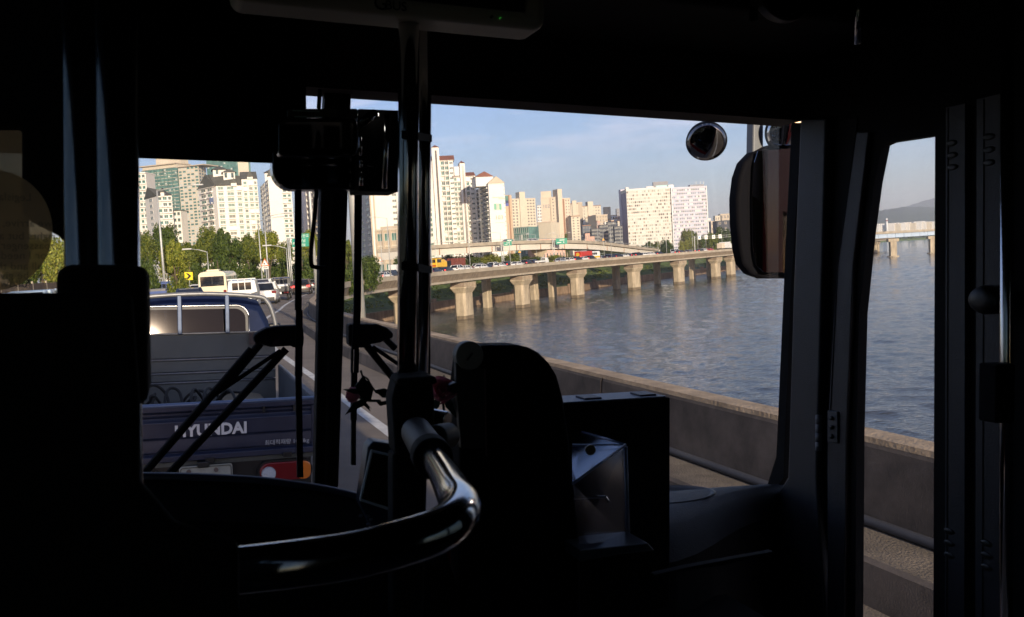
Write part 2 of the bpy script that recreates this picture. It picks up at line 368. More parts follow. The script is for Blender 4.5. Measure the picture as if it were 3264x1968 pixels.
rings = [[eo(i, .2, GZ - 1), eo(i, 0, GZ + 2.3), eo(i, -.5, GZ + 2.35)] for i in range(len(EP))]
tag(MB().loft(rings, False).build('embankment', wallm), 'low brown river wall with green slope above, under the viaduct', 'embankment', kind='structure')
mb = MB()
for i in range(30, len(EP) - 24, 2):     # coping blocks here and there on the wall
    if i % 6 == 0: mb.box(eo(i, -.6, GZ + 2.7), (1.3, 1.3, .8))
tag(mb.build('wall_blocks', wallm), kind='structure')
grass = mat('grass_slope', (.045, .075, .02), .95, var=.6, vs=.35, bump=1, bs=4, col2=(.10, .15, .03))
ground = mat('earth', (.09, .085, .05), .95, var=.5, vs=.05, col2=(.08, .11, .04))
rings = [[eo(i, -.5, GZ + 2.35), eo(i, -6, GZ + 3.4), eo(i, -14, -3.6), eo(i, -22, -1.9)] for i in range(len(EP))]
tag(MB().loft(rings, False).build('grass_bank', grass), kind='structure')
rings = []
for i in range(len(EP)):
    t = i / (len(EP) - 1); a = rad(235 - 175 * t); rings.append([eo(i, -22, -1.9), Vector((-100 + 6500 * math.cos(a), 300 + 6500 * math.sin(a), -1.9))])
tag(MB().loft(rings, False).build('ground', ground), kind='structure')

# ------------------------------------------------------------------ leaves, trees
def leafmat(name, c1, c2):
    m = bpy.data.materials.new(name); m.use_nodes = True; t = m.node_tree; p = t.nodes['Principled BSDF']
    g = t.nodes.new('ShaderNodeNewGeometry'); r = t.nodes.new('ShaderNodeValToRGB'); r.color_ramp.elements[0].color = (*c1, 1); r.color_ramp.elements[1].color = (*c2, 1)
    t.links.new(g.outputs['Random Per Island'], r.inputs['Fac']); t.links.new(r.outputs[0], p.inputs['Base Color']); p.inputs['Roughness'].default_value = .55; p.inputs['Specular IOR Level'].default_value = .3
    tr = t.nodes.new('ShaderNodeBsdfTranslucent'); x = t.nodes.new('ShaderNodeMixShader'); x.inputs[0].default_value = .25
    t.links.new(r.outputs[0], tr.inputs[0]); o = t.nodes['Material Output']
    t.links.new(p.outputs[0], x.inputs[1]); t.links.new(tr.outputs[0], x.inputs[2]); t.links.new(x.outputs[0], o.inputs['Surface']); return m
leafA = leafmat('leaf_yellow_green', (.07, .11, .012), (.30, .30, .04))
leafB = leafmat('leaf_dark', (.018, .04, .010), (.10, .14, .02))
leafC = leafmat('leaf_mid', (.03, .06, .010), (.19, .21, .03))
bark = mat('bark', (.10, .075, .05), .9)
def crown_mesh(seed, n, leaf, squash=1.0, blobs=16, cone=0):
    R = np.random.RandomState(seed); cs = []
    for k in range(blobs):
        a = R.uniform(0, 6.28); z = R.uniform(-.75, .8); rr = math.sqrt(max(0, 1 - z * z)) * R.uniform(.35, .72)
        if cone: rr *= (1 - (z + 1) / 2) * 1.2
        cs.append((rr * math.cos(a), rr * math.sin(a), z * .72, R.uniform(.14, .40) * (1 - cone * .3)))
    vs = np.zeros((n * 4, 3)); fs = []
    for i in range(n):
        c = cs[R.randint(blobs)]; d = R.normal(size=3); d /= np.linalg.norm(d); q = np.array(c[:3]) + d * c[3] * R.uniform(.6, 1.18); q[2] *= squash
        nrm = d * .9 + R.normal(size=3) * .55; nrm /= np.linalg.norm(nrm); a = np.cross(nrm, R.normal(size=3)); a /= np.linalg.norm(a); b = np.cross(nrm, a)
        s = leaf * R.uniform(.6, 1.25)
        vs[i * 4] = q - a * s; vs[i * 4 + 1] = q - b * s * .55; vs[i * 4 + 2] = q + a * s; vs[i * 4 + 3] = q + b * s * .55; fs.append((i * 4, i * 4 + 1, i * 4 + 2, i * 4 + 3))
    me = bpy.data.meshes.new('crown'); me.from_pydata(vs.tolist(), [], fs); return me
CR = {}
def get_crown(kind, seed, lm):
    k = (kind, seed, lm.name)
    if k not in CR:
        if (kind, seed) not in CR: CR[(kind, seed)] = {'tree': lambda: crown_mesh(seed, 9000, .062, 1.0, 30), 'bush': lambda: crown_mesh(seed + 50, 6500, .055, .8, 34), 'cone': lambda: crown_mesh(seed + 90, 2400, .09, 1.3, 22, 1)}[kind]()
        me = CR[(kind, seed)].copy(); me.materials.append(lm); CR[k] = me
    return CR[k]
LAND = -1.9
def tree(xs, yt, D, rpx, label, lm=leafC, kind='tree', seed=0, zbase=LAND, group='trees along the riverside road', zc=None):
    top = wp(xs, yt, D); r = rpx * D / F_SRC; g = wp(xs, 816, D); base = Vector((top.x + 0.0, D, zbase)); H = top.z - zbase
    base.x = (top.x + g.x) / 2
    nm = {'tree': 'broadleaf_tree', 'bush': 'bush', 'cone': 'conifer_tree'}[kind]
    o = thing(nm, label, {'tree': 'tree', 'bush': 'bush', 'cone': 'tree'}[kind], base, group=group)
    rz = min(H * .62, r * 1.7) if kind == 'tree' else (H * .62 if kind == 'bush' else H * .5); cz = H - rz * .95
    c = bpy.data.objects.new('crown', get_crown(kind, seed, lm)); C.objects.link(c); c.parent = o; c.location = (0, 0, cz); c.scale = (r * 1.02, r * 1.02, rz); c.rotation_euler = (0, 0, seed * 1.7 + xs)
    mb = MB(); mb.tube([base, base + Vector((.1, 0, H * .4)), base + Vector((0, 0, H * .8))], [max(.12, r * .06), max(.1, r * .05), .05], 7)
    for q in range(4):
        a = q * 1.6 + xs; mb.tube([base + Vector((0, 0, H * .38)), base + Vector((math.cos(a) * r * .55, math.sin(a) * r * .55, cz + .1 * rz))], [r * .035 + .03, .03], 5)
    mb.build('trunk', bark, o, smooth=True); return o
T = [(455, 728, 120, 44, 'tree cut by the left chrome poles beside the slate roofed block', leafC, 0), (525, 707, 128, 52, 'round dark tree behind the tall left street lamp', leafB, 1),
     (548, 742, 92, 50, 'sunlit yellow green tree right of the tall left street lamp', leafA, 2), (615, 752, 135, 44, 'tree below the green and beige towers', leafC, 3),
     (668, 716, 125, 46, 'tree left of the tallest crown, under the gabled block', leafC, 0), (725, 703, 118, 58, 'tallest round crown, in front of the gabled white block', leafB, 2),
     (790, 742, 128, 46, 'tree below the right end of the gabled white block', leafC, 1), (850, 720, 112, 44, 'tree right behind the two thin lamp posts', leafA, 3),
     (905, 766, 130, 30, 'small tree left of the green road sign', leafC, 0), (985, 728, 140, 36, 'tree showing between the wiper bracket and the windscreen pillar', leafA, 1),
     (1108, 742, 150, 36, 'tree right of the windscreen pillar', leafC, 2), (1060, 750, 160, 34, 'tree hidden mostly by the windscreen pillar', leafC, 3)]
for k, (xs, yt, D, rp_, lb, lm, sd) in enumerate(T): tree(xs, yt, D, rp_, lb, lm, 'tree', sd)
Bs = [(450, 785, 80, 60, 'dark bush left of the leaning street lamp', leafB), (600, 800, 110, 60, 'dark bush behind the yellow arrow sign', leafB), (560, 850, 70, 46, 'low bush right beside the yellow arrow sign', leafC),
      (690, 795, 108, 62, 'dark bush behind the cream minibus', leafB), (790, 800, 112, 60, 'dark bush left of the warning triangle', leafB), (880, 798, 116, 52, 'dark bush right of the warning triangle', leafB),
      (960, 800, 120, 46, 'dark bush behind the wiper blade, below the road sign', leafB), (1100, 795, 130, 50, 'dark bush right of the windscreen pillar base', leafB), (1170, 793, 140, 52, 'rounded dark green bush right of the second wiper', leafB),
      (1290, 800, 190, 44, 'bush in front of the tan low building', leafB), (520, 905, 62, 26, 'small bright bush behind the dark sedan roof', leafC)]
for k, (xs, yt, D, rp_, lb, lm) in enumerate(Bs): tree(xs, yt, D, rp_, lb, lm, 'bush', k % 3, group='bushes behind the traffic')
for k, (xs, yt, D, rp_, lb, kd, lm) in enumerate([(205, 735, 75, 70, 'leafy tree seen left of the padded post box', 'tree', leafA), (135, 745, 80, 60, 'leafy tree behind the round sticker', 'tree', leafC), (160, 893, 48, 30, 'flowering pale shrub above the light blue car', 'bush', leafA),
      (60, 740, 85, 66, 'tree far left behind the sticker', 'tree', leafB)]):
    tree(xs, yt, D, rp_, lb, lm, kd, k % 3, group='green growth on the far left')
# greenery behind the viaduct, under the ramp
G2 = [(1440, 801, 262, 42), (1500, 796, 268, 46), (1560, 798, 272, 44), (1620, 800, 276, 46), (1690, 806, 282, 46), (1770, 806, 290, 40), (1840, 806, 300, 44), (1900, 802, 310, 40), (1965, 812, 322, 34), (1395, 812, 255, 30)]
W2 = ['right of the brown container', 'above the silver estate car', 'above the pair of white cars', 'behind the twin sign posts', 'left of the ramp pier', 'right of the ramp pier', 'behind the second road sign', 'left of the red truck', 'right of the yellow bus', 'behind the yellow crane truck']
for k, (xs, yt, D, r_) in enumerate(G2): tree(xs, yt, D, r_, 'round green tree under the white ramp, ' + W2[k], (leafC, leafB, leafA)[k % 3], 'bush', k % 3, group='trees under the white ramp')
for k, (xs, yt, D, r_, lb) in enumerate([(1855, 766, 560, 7, 'dark pointed conifer right of the tan tower'), (1805, 738, 560, 14, 'wide dark conifer below the tan tower'), (2060, 762, 560, 26, 'dark tree below the left half of the wide slab'),
      (2085, 766, 540, 24, 'tree at the middle of the wide slab'), (2125, 762, 560, 26, 'tree in front of the slab joint'), (2190, 727, 470, 30, 'tall dark tree left of the overhead signs'), (2220, 722, 480, 34, 'tall tree behind the first overhead sign'),
      (2265, 735, 500, 30, 'tall tree behind the second overhead sign'), (2300, 719, 520, 34, 'tall tree beside the wing mirror'), (2180, 765, 440, 22, 'light green low tree left of the sign gantry'), (2030, 775, 560, 16, 'small bush left of the slab trees')]):
    tree(xs, yt, D, r_, lb, (leafB, leafC)[k % 2] if k != 9 else leafA, 'cone' if k < 2 else 'tree', k % 4, group='trees before the wide slab block', zbase=-3)
# shrubs on the bank seen between the piers
mb = MB(); R = np.random.RandomState(3)
def tuft(mb, c, r, n, s):
    for _ in range(n):
        d = R.normal(size=3); d /= np.linalg.norm(d); q = Vector(c) + Vector(d) * r * R.uniform(.5, 1); q.z = max(q.z, c[2] - r * .3)
        a = Vector(R.normal(size=3)).normalized() * s; b = a.cross(Vector(R.normal(size=3))).normalized() * s * .6
        mb.add([q - a, q - b, q + a, q + b], [(0, 1, 2, 3)])
iN = [i for i, p in enumerate(EP) if p.y > 150 and p.y < 700]
for i in iN:
    for q in range(7):
        o = R.uniform(-21, -1.5); z = GZ + 3 + max(0, (-o - 6)) * .36; r = R.uniform(.5, 1.7); tuft(mb, eo(i, o, z + r * .5) + Vector((R.uniform(-2, 2), R.uniform(-2, 2), 0)), r, 34, .30)
tag(mb.build('bank_shrubbery', leafC), 'tangled shrubs covering the bank beneath the viaduct', 'shrubs', kind='stuff')
# ------------------------------------------------------------------ buildings
WM = {}
def window_mesh(w, h, gm, style):
    k = (round(w, 2), round(h, 2), gm.name, style)
    if k in WM: return WM[k]
    mb = MB(); fwd = -1                                   # local -Y is out of the wall
    if style == 'plain':
        mb.bb((-w / 2, -.06, -h / 2), (w / 2, .1, h / 2), 0)
        mb.add([(-w / 2 + .1, -.065, -h / 2 + .1), (w / 2 - .1, -.065, -h / 2 + .1), (w / 2 - .1, -.065, h / 2 - .1), (-w / 2 + .1, -.065, h / 2 - .1)], [(0, 1, 2, 3)], 1)
    else:
        f = .09
        for a, b in (((-w / 2, -.14, -h / 2), (-w / 2 + f, .1, h / 2)), ((w / 2 - f, -.14, -h / 2), (w / 2, .1, h / 2)), ((-w / 2 + f, -.14, -h / 2), (w / 2 - f, .1, -h / 2 + f)), ((-w / 2 + f, -.14, h / 2 - f), (w / 2 - f, .1, h / 2))): mb.bb(a, b, 0)
        if w > 1.6: mb.bb((-.05, -.10, -h / 2 + f), (.05, .1, h / 2 - f), 0)
        mb.add([(-w / 2 + f, -.04, -h / 2 + f), (w / 2 - f, -.04, -h / 2 + f), (w / 2 - f, -.04, h / 2 - f), (-w / 2 + f, -.04, h / 2 - f)], [(0, 1, 2, 3)], 1)
    me = bpy.data.meshes.new('window'); me.from_pydata([tuple(p) for p in mb.v], [], mb.f); me.materials.append(frame_w); me.materials.append(gm)
    me.polygons.foreach_set('material_index', mb.m); WM[k] = me; return me
class Bld:
    def __init__(s, name, label, pts, yt, m, zb=-3, cat='building', group=None, cap=.0, capm=None):
        s.P = [wp(x, yt, D) for x, D in pts]; s.zt = s.P[0].z; s.zb = zb
        s.P = [Vector((p.x, p.y, 0)) for p in s.P]
        c = sum(s.P, Vector()) / len(s.P); c.z = zb
        if len(s.P) == 2:
            d = (s.P[1] - s.P[0]).normalized(); n = Vector((-d.y, d.x, 0)); dd = min(18, (s.P[1] - s.P[0]).length * .8 + 5); s.P += [s.P[1] + n * dd, s.P[0] + n * dd]
        elif len(s.P) == 3: s.P += [s.P[2] + s.P[0] - s.P[1]]     # three corners give a parallelogram
        s.o = thing(name, label, cat, c, group=group); s.n = 0; s.rest = MB(); s.m = m
        mb = MB(); mb.prism([p + Vector((0, 0, zb)) for p in s.P], (0, 0, s.zt - zb)); mb.build('wall', m, s.o)
        s.balc = MB()
        if cap:
            c0 = sum(s.P, Vector()) / len(s.P); Q = [c0 + (p - c0) * 1.03 + Vector((0, 0, s.zt + .01)) for p in s.P]
            MB().prism(Q, (0, 0, cap)).build('roof_edge', capm or m, s.o)
    def z(s, y, e=0, f=0): # world height of photo row y on the front edge
        p = s.P[e].lerp(s.P[(e + 1) % len(s.P)], f); r = ray(1632, y); lo, hi = -10, 300
        for _ in range(40):
            md = (lo + hi) / 2; q = Vector((p.x, p.y, md)) - CAM
            yy = 984.4 - F_SRC * q.dot(cu) / q.dot(fw)
            if yy > y: lo = md
            else: hi = md
        return md
    def grid(s, e, floors, bays, gm=None, z0=None, z1=None, hh=.55, style='f', slab=False, mats_alt=None, order=None):
        A = s.P[e]; B = s.P[(e + 1) % len(s.P)]; d = (B - A); Ln = d.length; d.normalize(); n = Vector((d.y, -d.x, 0))
        z0 = s.zb + 1 if z0 is None else z0; z1 = s.zt if z1 is None else z1; fh = (z1 - z0) / floors
        R = Matrix((d, Vector((-n.x, -n.y, 0)), Vector((0, 0, 1)))).transposed()
        for k in range(floors - 1, -1, -1):
            for f0, f1 in bays:
                w = (f1 - f0) * Ln; zc = z0 + (k + .52) * fh; g = gm or winm
                if mats_alt: g = rnd.choice(mats_alt)
                elif g is wing: g = rnd.choice((wing, wing, wing, winm, winm, winl))
                c = A + d * ((f0 + f1) / 2 * Ln) + Vector((0, 0, zc))
                if s.n < 290 and not slab == 'stuff':
                    me = window_mesh(w, fh * hh, g, style); o = bpy.data.objects.new('window', me); C.objects.link(o); o.parent = s.o
                    o.matrix_local = Matrix.Translation(c - ROOT[s.o][1]) @ R.to_4x4(); s.n += 1
                else:
                    if not hasattr(s, 'rm'): s.rm = []
                    if g not in s.rm: s.rm.append(g)
                    s.rest.box(c, (w, .16, fh * hh), R, s.rm.index(g))
                if slab is True:
                    s.balc.box(A + d * ((f0 + f1) / 2 * Ln) + n * .45 + Vector((0, 0, z0 + (k + .12) * fh)), (w + .3, .9, fh * .22), R)
    def fins(s, e, fr, w=.5, proud=.5, m=None, z0=None, z1=None, name='fin'):
        A = s.P[e]; B = s.P[(e + 1) % len(s.P)]; d = (B - A); Ln = d.length; d.normalize(); n = Vector((d.y, -d.x, 0)); z0 = s.zb if z0 is None else z0; z1 = s.zt if z1 is None else z1
        R = Matrix((d, -n, Vector((0, 0, 1)))).transposed()
        for f in fr: MB().box(A + d * f * Ln + n * proud / 2 + Vector((0, 0, (z0 + z1) / 2)), (w, proud, z1 - z0), R).build(name, m or s.m, s.o)
    def bands(s, e, floors, h=.5, proud=.12, m=None, z0=None, z1=None):
        A = s.P[e]; B = s.P[(e + 1) % len(s.P)]; d = (B - A); Ln = d.length; d.normalize(); n = Vector((d.y, -d.x, 0)); z0 = s.zb if z0 is None else z0; z1 = s.zt if z1 is None else z1
        R = Matrix((d, -n, Vector((0, 0, 1)))).transposed(); fh = (z1 - z0) / floors
        for k in range(floors + 1): MB().box(A + d * .5 * Ln + n * proud / 2 + Vector((0, 0, z0 + k * fh)), (Ln + .05, proud, h), R).build('band', m or s.m, s.o)
    def block(s, e, f0, f1, zb, zt, front=0.3, back=8, m=None, roof=None, rh=3, rm=None, name='stair_tower', over=.5):
        A = s.P[e]; B = s.P[(e + 1) % len(s.P)]; d = (B - A); Ln = d.length; d.normalize(); n = Vector((d.y, -d.x, 0))
        a = A + d * f0 * Ln; b = A + d * f1 * Ln; Q = [a + n * front, b + n * front, b - n * back, a - n * back]
        MB().prism([q + Vector((0, 0, zb)) for q in Q], (0, 0, zt - zb)).build(name, m or s.m, s.o)
        if roof:
            c = sum(Q, Vector()) / 4; Q2 = [q + (q - c).normalized() * over + Vector((0, 0, zt + .02)) for q in Q]; mb = MB()
            if roof == 'pyr': mb.add(Q2 + [c + Vector((0, 0, zt + rh))], [(0, 1, 4), (1, 2, 4), (2, 3, 4), (3, 0, 4), (3, 2, 1, 0)])
            else:
                if roof == 'gable': r1 = (Q2[0] + Q2[1]) / 2; r2 = (Q2[2] + Q2[3]) / 2; fs = [(0, 4, 5, 3), (1, 2, 5, 4), (0, 1, 4), (2, 3, 5), (3, 2, 1, 0)]
                else: r1 = (Q2[0] + Q2[3]) / 2; r2 = (Q2[1] + Q2[2]) / 2; fs = [(0, 1, 5, 4), (2, 3, 4, 5), (0, 4, 3), (1, 2, 5), (3, 2, 1, 0)]
                mb.add(Q2 + [r1 + Vector((0, 0, rh)), r2 + Vector((0, 0, rh))], fs)
                if roof == 'gable' and front < 5:
                    g = [q + Vector((0, 0, zt)) + n * .05 for q in (Q[0], Q[1])]; MB().prism(g + [(g[0] + g[1]) / 2 + Vector((0, 0, rh * .86))], -n * .3).build('gable_wall', m or s.m, s.o)
            mb.build('roof', rm or slate, s.o)
        return a, b, n, d
    def done(s):
        if s.balc.v: s.balc.build('balcony_slabs', s.m, s.o, kind='stuff')
        if s.rest.v: s.rest.build('small_windows', s.rm, s.o, kind='stuff')
def bays(n, fill=.6, a=0, b=1): w = (b - a) / n; return [(a + w * (i + .5 - fill / 2), a + w * (i + .5 + fill / 2)) for i in range(n)]
AG = 'apartment blocks along the river'
# --- left cluster
b = Bld('apartment_block', 'white block cut off by the chrome poles at the left edge of the windscreen', [(415, 430), (464, 430)], 556, white, group=AG)
b.grid(0, 20, [(.1, .35), (.5, .68), (.74, .94)], wing, slab=True); b.block(0, -.02, 1.02, b.zt, b.zt + .6, .6, 12, name='parapet'); b.done()
b = Bld('apartment_block', 'white block with slate roof and small gable, lowest in the left cluster', [(462, 405), (501, 392), (548, 393)], 636, white, group=AG)
b.P  # left gable end and glazed front
b.grid(0, 15, [(.35, .6)], winm); b.grid(1, 15, [(.06, .3), (.38, .66), (.74, .96)], wing, slab=True)
n_ = Vector((0, 1, 0)); P = b.P
mb = MB(); zt = b.zt; rid = 4.6; e0 = P[0] + Vector((-.4, 0, zt)); e1 = P[1] + Vector((0, -.6, zt)); e2 = P[2] + Vector((.6, -.4, zt)); e3 = P[3] + Vector((0, 0, zt))
r1 = (e0 + e1) / 2 + Vector((-1, 0, rid)); r2 = (e2 + e3) / 2 + Vector((0, 0, rid * .55)); mb.add([e0, e1, e2, e3, r1, r2], [(1, 2, 5, 4), (3, 0, 4, 5), (0, 1, 4), (2, 3, 5), (3, 2, 1, 0)]); mb.build('roof', slate, b.o)
b.block(1, .28, .52, zt - .5, zt + 1.4, .8, 2.0, white, 'gable', 2.0, slate, 'dormer'); b.done()
b = Bld('apartment_block', 'small white annex at the right foot of the slate roofed block', [(550, 415), (576, 415)], 674, white, group=AG)
b.grid(0, 12, [(.1, .42), (.55, .9)], winm); b.block(0, -.03, 1.03, b.zt, b.zt + .4, .5, 10, m=slate, name='roof_edge_slab'); b.done()
b = Bld('glass_tower', 'dark green glass tower with a beige crown, behind the slate roofed block', [(452, 905), (566, 890)], 546, teal, cat='tower')
b.bands(0, 34, .45, .25, beige2); b.fins(0, [.0, .2, .34, .42, .52, .62, .72, .84, 1.0], .7, .5, mat('green_mullion', (.10, .18, .15), .5))
b.grid(0, 33, bays(8, .5, .2, 1), winl, slab='stuff', hh=.42, mats_alt=[teal, teal, winl, wing], style='plain')
b.block(0, .04, 1.0, b.zt + .02, b.zt + 3.2, .8, 18, beige2, name='crown_storey'); b.block(0, -.05, 1.02, b.zt + 3.3, b.zt + 4.3, 3, 20, panelb, name='canopy')
b.block(0, .3, .98, b.zt + 4.4, b.zt + 15, -6, 18, beige2, name='plant_room'); b.done()
b = Bld('apartment_tower', 'beige gridded tower with green windows, right of the dark green glass tower', [(567, 880), (632, 872), (656, 890)], 536, beige2, cat='tower')
b.grid(0, 36, bays(5, .72), teal, hh=.62, mats_alt=[teal, wing, winl, wing], style='plain'); b.grid(1, 36, bays(3, .6), winm, hh=.6, style='plain')
b.block(0, -.02, 1.35, b.zt + .02, b.zt + .9, 2.5, 20, panelb, name='canopy'); b.done()
b = Bld('glass_tower', 'dark green glass tower with a beige windowed side, behind the gabled block', [(657, 1010), (752, 1000), (797, 1002)], 512, teal, cat='tower')
b.bands(0, 40, .4, .2, mat('green_mullion', (0, 0, 0))); b.grid(0, 38, bays(9, .5), None, hh=.5, slab='stuff', mats_alt=[teal, wing, winl, teal], style='plain')
A, B_, n1, d1 = b.block(1, .12, .86, b.zb, b.zt - .5, .6, 2, beige2, name='side_panel')
b.grid(1, 38, bays(4, .5, .16, .82), wind, hh=.55, slab='stuff', style='plain'); b.P[1] = b.P[1]; b.done()
# windows of the side panel stand on it
b = Bld('apartment_block', 'white apartment block with slate gables and two roof turrets, below the green and beige towers', [(632, 425), (689, 412), (821, 418)], 605, white, group=AG)
b.grid(0, 17, [(.15, .42), (.52, .78)], wing, slab=True); b.grid(1, 17, [(.04, .17), (.26, .42), (.5, .6)], wing, slab=True)
b.block(1, .62, 1.0, b.zb, b.zt + 2.6, .9, 12, white, 'eave', 4.0, slate, 'right_wing')
zz = b.zt
b2P = b.P[1], b.P[2]
s_ = b; sv = b.P[:]
dd_ = (b.P[2] - b.P[1]).normalized(); nn_ = Vector((dd_.y, -dd_.x, 0)); b.P[1] = b.P[1] + nn_ * .92; b.P[2] = b.P[2] + nn_ * .92
b.zt += 2.0; b.grid(1, 18, [(.66, .74), (.79, .88), (.92, .985)], wing, slab=True); b.zt = zz; b.P = sv
P = b.P; mb = MB(); e0 = P[0] + Vector((-.6, -.4, zz)); e1 = P[1] + Vector((-.2, -.9, zz)); e2 = P[1].lerp(P[2], .62) + Vector((0, -.9, zz)); e3 = P[3].lerp(P[2], .0) + Vector((0, 0, zz)); bk = P[2].lerp(P[3], .4) + Vector((0, 0, zz))
r1 = (e0 + e1) / 2 + Vector((2, 0, 6)); r2 = (e2 + bk) / 2 + Vector((0, 0, 4.4)); mb.add([e0, e1, e2, bk, e3, r1, r2], [(1, 2, 6, 5), (2, 3, 6), (3, 4, 5, 6), (0, 5, 4), (0, 1, 5)]); mb.build('roof', slate, b.o)
b.block(0, .05, .95, zz - .3, zz + .3, .6, 1.2, white, 'gable', 5.6, slate, 'gable_front')
b.block(1, .36, .5, zz - .5, zz + 1.0, .9, 2.5, white, 'gable', 2.2, slate, 'dormer'); b.block(1, .76, .9, zz + 2.4, zz + 3.6, 1.2, 3, white, 'gable', 2.6, slate, 'dormer')
b.block(1, -.04, .28, zz - 2, b.z(538, 1, .1), -5, 13, white, 'pyr', 2.2, slate, 'turret', 1.2); b.block(1, .2, .48, zz - 2, b.z(549, 1, .3), -2, 4.5, white, 'pyr', 1.8, slate, 'turret', .9)
for f, y in ((.06, 544), (.26, 558), (.42, 558)):
    q = b.P[1].lerp(b.P[2], f); MB().box(Vector((q.x, q.y, b.z(y, 1, f))) + nn_ * (-4.9 if f < .1 else -1.9), (1.1, .3, 2.2)).build('turret_window', winm, b.o)
MB().box(b.P[1].lerp(b.P[0], .22) + Vector((0, -.2, zz - 6.5)) + Vector((0, -.1, 0)), (3, .2, 3)).build('wall_mark', winb, b.o)
b.done()
b = Bld('apartment_block', 'tall white block with a corner turret and blank gable wall, beside the inside mirror', [(829, 420), (857, 385), (928, 386.5)], 597, white, group=AG)
b.grid(0, 20, bays(3, .5), winm, hh=.7); b.grid(1, 20, [(.6, .76), (.82, .96)], wing, slab=True); b.grid(1, 18, [(.1, .14)], wind, hh=.25)
b.block(1, -.02, .58, b.zb, b.zt + 1, .5, 6, white, 'gable', 6.5, slate, 'gable_front'); zz = b.zt
b.block(1, -.36, .16, zz - 3, b.z(536, 1, 0), -20, 32, white, 'pyr', 2.4, slate, 'turret', 1.2); b.done()
b = Bld('apartment_block', 'block with brown framed windows and a shaded lower corner, left of the wiper blade', [(928, 520), (946, 470), (960, 470)], 430, white, group=AG)
b.grid(0, 26, bays(3, .6), mat('brown_window', (.16, .09, .09), .3), hh=.7, slab=True); b.fins(0, [.02, .35, .68], .6, .6, greyb); b.done()
b = Bld('apartment_block', 'tan block with white corner fins, seen in the gaps beside the wiper blade', [(962, 430), (1003, 400), (1045, 401)], 400, panelb, group=AG)
b.grid(0, 26, [(.15, .3), (.55, .7)], wind, hh=.8, slab=True); b.fins(0, [.0, .42, .98], 1.4, .7, white); b.fins(1, [.42, .6], 1.2, .8, white); b.bands(1, 13, .12, .06, greyb); b.done()
b = Bld('apartment_block', 'big white gable wall with a window column at its right, between wiper and chrome pole', [(1113, 560), (1168, 500), (1285, 505)], 470, white, group=AG)
b.grid(1, 23, [(.60, .72)], winm, hh=.42); b.grid(1, 23, [(.78, .9)], wing, hh=.75, slab=True); b.grid(0, 23, bays(3, .4), winm); b.fins(1, [.0, .1], .8, .5, panelb); b.fins(1, [.74, .96], 1.2, 1.2, white2); b.done()
b = Bld('low_building', 'low tan building with big teal windows, just left of the chrome pole', [(1199, 300), (1290, 296)], 736, panelb)
b.grid(0, 3, bays(4, .74), teal, hh=.5, mats_alt=[teal, winl, teal]); b.bands(0, 3, .6, .3, beige2); b.fins(0, [.0, .25, .5, .75, 1], .7, .5, panelb); b.block(0, .05, .6, b.zt, b.zt + 1.2, -2, 8, panelb, name='roof_room'); b.done()
# --- middle cluster
b = Bld('apartment_block', 'tallest white block with red roofs and two slotted stair towers, right of the chrome pole', [(1330, 498), (1444, 500)], 518, white, group=AG)
z1 = b.zt
b.grid(0, 21, [(.0, .1), (.2, .32), (.65, .74), (.76, .85)], wing, hh=.74, slab=True); b.grid(0, 21, [(.89, .99)], winm, hh=.38); b.fins(0, [.62, .75, .87], .4, 1.3)
b.block(0, -.02, 1.02, z1 + .02, z1 + .3, .8, 12, white, 'eave', 3.2, redroof, 'eaves')
b.block(0, .42, .62, b.zb, b.z(472, 0, .5), 1.6, 7, white, 'pyr', 1.8, redroof); b.fins(0, [.53], 1.0, 1.75, wind, b.zb + 2, b.z(482, 0, .5), 'stair_slot'); b.done()
b = Bld('apartment_block', 'shorter right wing of the red roofed block with its own slotted stair tower', [(1445, 500), (1512, 502)], 566, white, group=AG)
z1 = b.zt; b.grid(0, 18, [(.02, .15), (.18, .30), (.60, .74)], wing, hh=.74, slab=True); b.grid(0, 18, [(.8, .96)], winm, hh=.36)
b.block(0, -.02, 1.02, z1 + .02, z1 + .3, .8, 12, white, 'eave', 2.6, redroof, 'eaves'); b.fins(0, [.99], 1.0, 2.2, white)
b.block(0, .32, .56, b.zb, b.z(522, 0, .4), 1.6, 7, white, 'pyr', 1.8, redroof); b.block(0, .06, .56, z1, b.z(532, 0, .3), 0, 8, white2, None); b.fins(0, [.46], 1.0, 1.75, wind, b.zb + 2, b.z(530, 0, .4), 'stair_slot'); b.done()
b = Bld('apartment_block', 'white block whose gable wall carries a green striped emblem and the number 103', [(1517, 505), (1557, 468), (1608, 470)], 606, white, group=AG)
b.grid(0, 18, [(.05, .2), (.35, .5), (.7, .95)], winm, hh=.6, slab=True); b.fins(0, [.0, .6, .66], 1.2, .8, greyb)
A, B_, n1, d1 = b.block(1, 0, 1, b.zt - .2, b.zt + .1, .25, 14, white, 'gable', 3.6, mat('tan_gable', (.50, .42, .32)), 'gable_front'); zz = b.zt
b.block(1, -.68, .42, zz - 1, b.z(562, 1, .2), -3, 14, white2, 'gable', 2.8, redroof, 'roof_room')
def onface(b, e, f, y, w, h, m, name, pr=.12):
    A = b.P[e]; B = b.P[(e + 1) % len(b.P)]; d = (B - A); Ln = d.length; d.normalize(); n = Vector((d.y, -d.x, 0)); R = Matrix((d, -n, Vector((0, 0, 1)))).transposed()
    c = A + d * f * Ln + n * pr; c.z = b.z(y, e, f)
    return MB().box(c, (w, .1, h), R).build(name, m, b.o), c, Matrix((d, Vector((0, 0, 1)), n)).transposed().to_4x4()
green = mat('emblem_green', (.20, .46, .33), .8); tanm = mat('emblem_tan', (.62, .55, .46), .8)
for f, g in ((.36, green), (.52, tanm), (.68, green)): onface(b, 1, f, 660, 1.25, 3.2, g, 'emblem_bar')
_, c, R_ = onface(b, 1, .56, 700, .01, .01, white, 'number_plate', .2)
